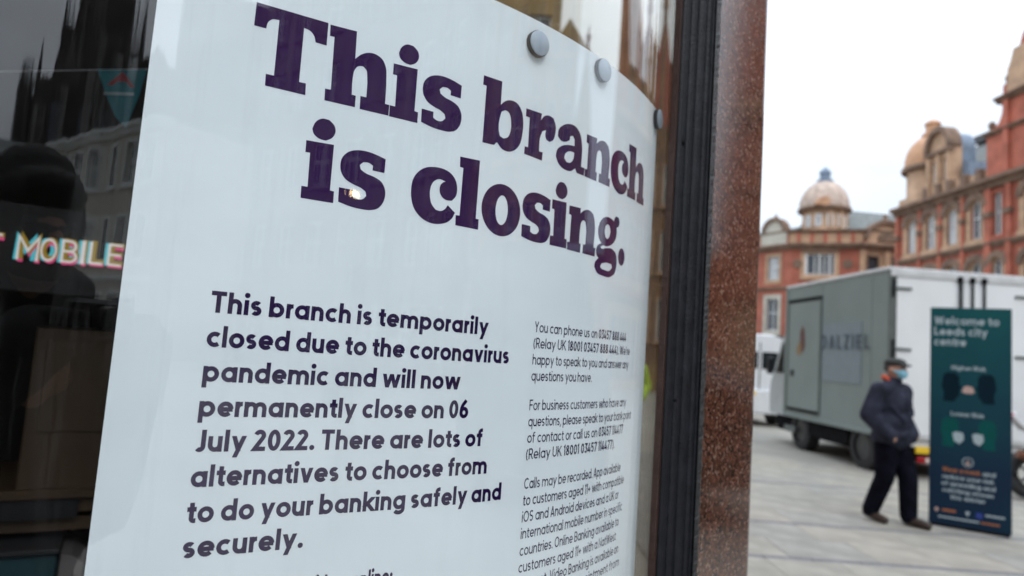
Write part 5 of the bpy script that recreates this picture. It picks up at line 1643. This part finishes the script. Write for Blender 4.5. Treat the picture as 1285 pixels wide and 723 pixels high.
# ------------------------------------------------------------------ motorcycle at the right edge
mc = thing('motorcycle', 'white motorcycle with a red tail light parked behind the welcome board', 'motorcycle', (7.2, 9.0, 0.0195), R(-12))
def mput(mb, name, mt, smooth=True, parent=None):
    return mb.build(name, M[mt], parent or mc, smooth)
def mwheel(cx):
    ring = []
    for k in range(33):
        a = 2 * PI * k / 32
        ring.append((cx + 0.27 * math.cos(a), 0, 0.34 + 0.27 * math.sin(a)))
    b = MB().tube(ring, 0.07, 10, cap=False)
    ty = mput(b, 'wheel', 'tyre')
    b = MB().tube([(cx + 0.19 * math.cos(2 * PI * k / 24), 0, 0.34 + 0.19 * math.sin(2 * PI * k / 24)) for k in range(25)], 0.025, 6, cap=False)
    for k in range(5):
        a = 2 * PI * k / 5
        b.tube([(cx, 0, 0.34), (cx + 0.19 * math.cos(a), 0, 0.34 + 0.19 * math.sin(a))], 0.018, 6)
    mput(b, 'rim', 'rim', parent=ty)
mwheel(0)
mwheel(1.45)
mput(MB().prism([[(-0.22, 1.17), (-0.28, 1.1), (-0.1, 0.92), (0.3, 0.8), (0.55, 0.86), (0.5, 0.98), (0.15, 1.04)]], -0.12, 0.12), 'tail_fairing', 'bike_white', False)
mput(MB().cbox(-0.3, -0.22, -0.08, 0.08, 1.06, 1.15, 0.015), 'tail_light', 'red_lens', False)
mput(MB().sphere((0.78, 0, 0.95), 0.3, 0.16, 0.17, 18, 10), 'fuel_tank', 'bike_white')
mput(MB().cbox(0.08, 0.58, -0.13, 0.13, 0.98, 1.06, 0.03), 'seat', 'tyre', False)
mput(MB().cbox(0.5, 1.0, -0.17, 0.17, 0.32, 0.78, 0.05), 'engine', 'dark_metal', False)
mput(MB().tube([(0, 0.09, 0.34), (0.55, 0.09, 0.42)], 0.03, 8), 'swing_arm', 'dark_metal')
mput(MB().tube([(0.05, -0.09, 0.9), (0.3, -0.09, 0.4)], 0.035, 8), 'shock_absorber', 'dark_metal')
mput(MB().tube([(-0.25, -0.17, 0.62), (0.3, -0.16, 0.4), (0.8, -0.15, 0.3)], [0.06, 0.06, 0.03], 10), 'exhaust', 'copper')
for sy in (-0.09, 0.09):
    mput(MB().tube([(1.45, sy, 0.34), (1.15, sy, 1.05)], 0.026, 8), 'fork', 'rim')
mput(MB().tube([(1.0, -0.38, 1.1), (1.12, -0.15, 1.12), (1.12, 0.15, 1.12), (1.0, 0.38, 1.1)], 0.016, 8), 'handlebar', 'dark_metal')
mput(MB().sphere((1.28, 0, 0.98), 0.12, 0.1, 0.12, 14, 8), 'headlight', 'clear_lens')
mput(MB().tube([(1.45 + 0.36 * math.cos(R(a)), 0, 0.34 + 0.36 * math.sin(R(a))) for a in range(20, 131, 10)], 0.05, 8), 'mudguard', 'bike_white')

# ------------------------------------------------------------------ walking man in a navy jacket
mn = thing('person', 'person in navy jacket, black trousers, dark cap and blue face mask walking past the truck', 'person', (4.14, 7.045, 0.0195), R(-151))
# local frame: y is the walking direction, x to the walker's right
bd = blob('body', [
    ('c', [(0, -0.01, .92), (0, -.01, 1.12), (0, 0, 1.32), (0, 0.0, 1.42)], [.135, .125, .14, .09]),
    ('c', [(-.1, 0, .9), (.1, 0, .9)], [.11, .11]),
    ('c', [(-.17, 0, 1.38), (0, 0, 1.41), (.17, 0, 1.38)], [.065, .08, .065]),
    ('c', [(0, 0, 1.40), (0, .025, 1.53)], [.062, .055]),
    ('e', (0, .035, 1.615), (.074, .094, .105)), ('e', (0, .065, 1.565), (.056, .066, .06)),
    ('c', [(0, .125, 1.615), (0, .148, 1.585)], [.012, .017]),
    ('e', (-.078, .02, 1.60), (.012, .024, .034)), ('e', (.078, .02, 1.60), (.012, .024, .034)),
    ('c', [(-.095, 0, .88), (-.1, .12, .48), (-.1, .135, .1)], [.09, .06, .042]),
    ('c', [(-.1, .11, .06), (-.11, .29, .045)], [.042, .035]),
    ('c', [(.095, 0, .88), (.11, .0, .48), (.12, -.14, .1)], [.09, .06, .042]),
    ('c', [(.12, -.17, .07), (.13, .0, .045)], [.042, .035]),
    ('c', [(.2, -.01, 1.37), (.27, -.08, 1.11), (.21, .08, .93)], [.052, .042, .033]),
    ('c', [(-.2, -.01, 1.37), (-.27, -.08, 1.11), (-.21, .08, .93)], [.052, .042, .033]),
    ('e', (.195, .12, .89), (.03, .05, .045)), ('e', (-.195, .12, .89), (.03, .05, .045))], 0.011, M['skin'], mn)
blob('jacket', [
    ('e', (0, -.0, .89), (.235, .19, .15)), ('e', (0, -.005, 1.06), (.235, .185, .2)), ('e', (0, 0, 1.25), (.235, .175, .2)),
    ('c', [(-.17, 0, 1.37), (0, 0, 1.42), (.17, 0, 1.37)], [.085, .095, .085]),
    ('c', [(0, 0, 1.42), (0, .02, 1.475)], [.085, .078]),
    ('c', [(.215, -.01, 1.37), (.30, -.07, 1.11), (.22, .085, .93)], [.097, .09, .076]),
    ('c', [(-.215, -.01, 1.37), (-.30, -.07, 1.11), (-.22, .085, .93)], [.097, .09, .076]),
    ('e', (.17, .11, .90), (.07, .06, .07)), ('e', (-.17, .11, .90), (.07, .06, .07)),
    ('c', [(-.16, .13, 1.2), (-.05, .19, 1.14)], [.012, .02]), ('c', [(.2, .05, 1.0), (.1, .18, .92), (0, .19, .97)], [.012, .02, .012]), ('c', [(.19, .1, 1.22), (.08, .19, 1.08)], [.012, .02]), ('c', [(0, .185, .82), (0, .188, 1.1), (0, .15, 1.4)], [.014, .014, .014])], 0.013, M['jacket'], mn, 8)
blob('trousers', [
    ('e', (0, 0, .86), (.175, .145, .13)),
    ('c', [(-.095, 0, .84), (-.1, .12, .48), (-.1, .13, .1)], [.125, .096, .085]),
    ('c', [(.095, 0, .84), (.11, -.0, .48), (.12, -.14, .12)], [.125, .096, .085])], 0.012, M['trousers'], mn, 6)
for nm, pts in (('shoe', [(-.1, .11, .055), (-.105, .23, .05), (-.11, .32, .04)]), ('shoe', [(.12, -.18, .08), (.125, -.08, .055), (.13, .02, .042)])):
    blob(nm, [('c', pts, [.052, .048, .04])], 0.01, M['shoe'], mn)
blob('cap', [('e', (0, .025, 1.672), (.092, .112, .058)), ('c', [(-.05, .12, 1.655), (0, .165, 1.65), (.05, .12, 1.655)], [.012, .016, .012]), ('e', (0, .135, 1.652), (.072, .06, .013))], 0.007, M['cap'], mn, 3)
blob('face_mask', [('e', (0, .095, 1.563), (.058, .062, .058)), ('c', [(-.07, .05, 1.585), (-.05, .11, 1.575)], [.012, .014]), ('c', [(.07, .05, 1.585), (.05, .11, 1.575)], [.012, .014])], 0.007, M['mask'], mn, 3)
blob('collar_lining', [('c', [(-.03, -.07, 1.505), (.03, -.075, 1.515), (.08, -.035, 1.51), (.088, .01, 1.49)], [.02, .032, .034, .02])], 0.008, M['collar'], mn, 3)
blob('hair', [('e', (0, -.03, 1.625), (.078, .055, .06)), ('e', (-.07, .0, 1.62), (.014, .03, .04)), ('e', (.07, .0, 1.62), (.014, .03, .04))], 0.008, M['hair'], mn, 3)
for sx in (-.032, .032):
    MB().sphere((sx, .121, 1.625), .012, .008, .008, 10, 6).build('eye', M['pad_rim'], mn, True)

# ------------------------------------------------------------------ person in a high visibility vest, glimpsed through the shop corner
hv = thing('person', 'person in yellow-green high visibility vest glimpsed past the right edge of the poster', 'person', (1.98, 10.7, 0.0), R(170))
for c in list(mn.children):
    q = c.copy()
    COL.objects.link(q)
    q.parent = hv
    if c.name.split('.')[0] == 'jacket':
        q.name = 'vest'
        q.material_slots[0].link = 'OBJECT'
        q.material_slots[0].material = M['hivis']

# ------------------------------------------------------------------ photographer, behind the lens; shows as a dark shape in the glass
hp = TV * -0.155 + NV * -0.13
ph = thing('person', 'person in black hooded coat holding a camera up to the shop window', 'person', (hp.x, hp.y, 0), R(6))
inv = Matrix.Rotation(-R(6), 3, 'Z')
def lo(x, y, z):
    v = inv @ Vector((x - hp.x, y - hp.y, 0))
    return (v.x, v.y, z)
gl_, gr_ = lo(-0.085, -0.075, 1.52), lo(0.085, -0.075, 1.52)
def hand(side, wrist, grip):
    """palm and five bent fingers closed round the camera body"""
    out = [('c', [wrist, grip], [.03, .034])]
    g = Vector(grip)
    for k in range(4):
        z = g.z + 0.035 - 0.021 * k
        L_ = (0.9, 1.0, 0.95, 0.78)[k]
        out.append(('c', [(g.x + side * 0.005, g.y, z), (g.x + side * .012, g.y + .035 * L_, z), (g.x - side * .012, g.y + .058 * L_, z), (g.x - side * .03, g.y + .06 * L_, z)], [.011, .010, .009, .008]))
    out.append(('c', [(g.x, g.y - .01, g.z - .02), (g.x - side * .025, g.y - .03, g.z), (g.x - side * .05, g.y - .032, g.z + .008)], [.013, .011, .009]))
    return out
P_ = [('c', [(0, -.16, .96), (0, -.16, 1.2), (0, -.14, 1.42), (0, -.12, 1.5)], [.15, .145, .155, .1]),
      ('c', [(-.1, -.16, .94), (.1, -.16, .94)], [.12, .12]),
      ('c', [(-.2, -.13, 1.47), (0, -.13, 1.5), (.2, -.13, 1.47)], [.07, .085, .07]),
      ('c', [(0, -.12, 1.48), (0, -.04, 1.62)], [.064, .06]),
      ('e', (0, -.03, 1.72), (.078, .1, .115)), ('e', (0, .0, 1.665), (.06, .07, .065)), ('c', [(0, .07, 1.715), (0, .088, 1.69)], [.012, .016]),
      ('e', (-.08, -.03, 1.71), (.012, .025, .035)), ('e', (.08, -.03, 1.71), (.012, .025, .035)),
      ('c', [(.11, -.16, .92), (.12, -.14, .5), (.12, -.16, .1)], [.1, .065, .045]), ('c', [(-.11, -.16, .92), (-.12, -.13, .5), (-.12, -.15, .1)], [.1, .065, .045]),
      ('c', [(.12, -.18, .06), (.14, .02, .045)], [.045, .038]), ('c', [(-.12, -.17, .06), (-.14, .03, .045)], [.045, .038]),
      ('c', [(.23, -.13, 1.45), (.23, -.15, 1.14), gr_], [.05, .038, .03]), ('c', [(-.23, -.13, 1.45), (-.26, -.06, 1.2), gl_], [.05, .038, .03])]
P_ += hand(1, gr_, gr_) + hand(-1, gl_, gl_)
blob('body', P_, 0.009, M['skin'], ph, 3)
blob('coat', [('e', (0, -.16, .62), (.27, .21, .2)), ('e', (0, -.16, .86), (.25, .2, .25)), ('e', (0, -.16, 1.08), (.22, .17, .22)), ('e', (0, -.15, 1.3), (.23, .17, .22)),
              ('c', [(-.2, -.13, 1.46), (0, -.13, 1.5), (.2, -.13, 1.46)], [.095, .1, .095]), ('c', [(0, -.12, 1.5), (0, -.09, 1.58)], [.1, .092]),
              ('c', [(.23, -.13, 1.45), (.23, -.15, 1.14), tuple(Vector(gr_) * .95 + Vector((.23, -.15, 1.14)) * .05)], [.1, .09, .07]),
              ('c', [(-.23, -.13, 1.45), (-.26, -.06, 1.2), tuple(Vector(gl_) * .95 + Vector((-.26, -.06, 1.2)) * .05)], [.1, .09, .07])], 0.014, M['black_coat'], ph, 8)
blob('trousers', [('e', (0, -.16, .9), (.19, .16, .13)), ('c', [(.11, -.16, .86), (.12, -.14, .5), (.12, -.16, .1)], [.125, .09, .08]), ('c', [(-.11, -.16, .86), (-.12, -.13, .5), (-.12, -.15, .1)], [.125, .09, .08])], 0.014, M['trousers'], ph, 5)
for sx in (-1, 1):
    blob('shoe', [('c', [(sx * .12, -.19, .06), (sx * .13, -.06, .055), (sx * .14, .05, .045)], [.055, .05, .042])], 0.011, M['shoe'], ph)
blob('hood', [('e', (0, -.05, 1.735), (.094, .12, .155)), ('c', [(-.07, -.05, 1.6), (.07, -.05, 1.6)], [.06, .06]), ('e', (0, .02, 1.785), (.07, .075, .05))], 0.009, M['black_coat'], ph, 4)
blob('face_darkener', [('e', (0, .012, 1.672), (.068, .082, .062)), ('e', (0, .03, 1.70), (.055, .065, .03))], 0.008, M['black_coat'], ph, 3)  # dark shell added so the reflected face stays black
blob('hand_darkener', [(q[0], q[1], [r + .004 for r in q[2]]) for q in hand(1, gr_, gr_)], 0.005, M['black_coat'], ph, 2)  # dark shells added over both hands to keep their reflection black
blob('hand_darkener', [(q[0], q[1], [r + .004 for r in q[2]]) for q in hand(-1, gl_, gl_)], 0.005, M['black_coat'], ph, 2)
for sx in (-.033, .033):
    MB().sphere((sx, .062, 1.725), .012, .008, .008, 10, 6).build('eye', M['pad_rim'], ph, True)
kam = thing('camera', 'black compact camera held in both hands close to the shop window', 'camera', (0, 0, 0))
MB().cbox(-0.062, 0.062, -0.085, -0.045, 1.512, 1.588, 0.008).build('camera_body', M['camera_black'], kam)
MB().tube([(0, -0.047, EYE - 0.004), (0, -0.03, EYE - 0.003), (0, -0.012, EYE - 0.001)], [0.03, 0.03, 0.026], 24).build('lens', M['camera_black'], kam, True)
MB().cbox(0.03, 0.055, -0.075, -0.055, 1.588, 1.596, 0.003).build('dial', M['rim'], kam)
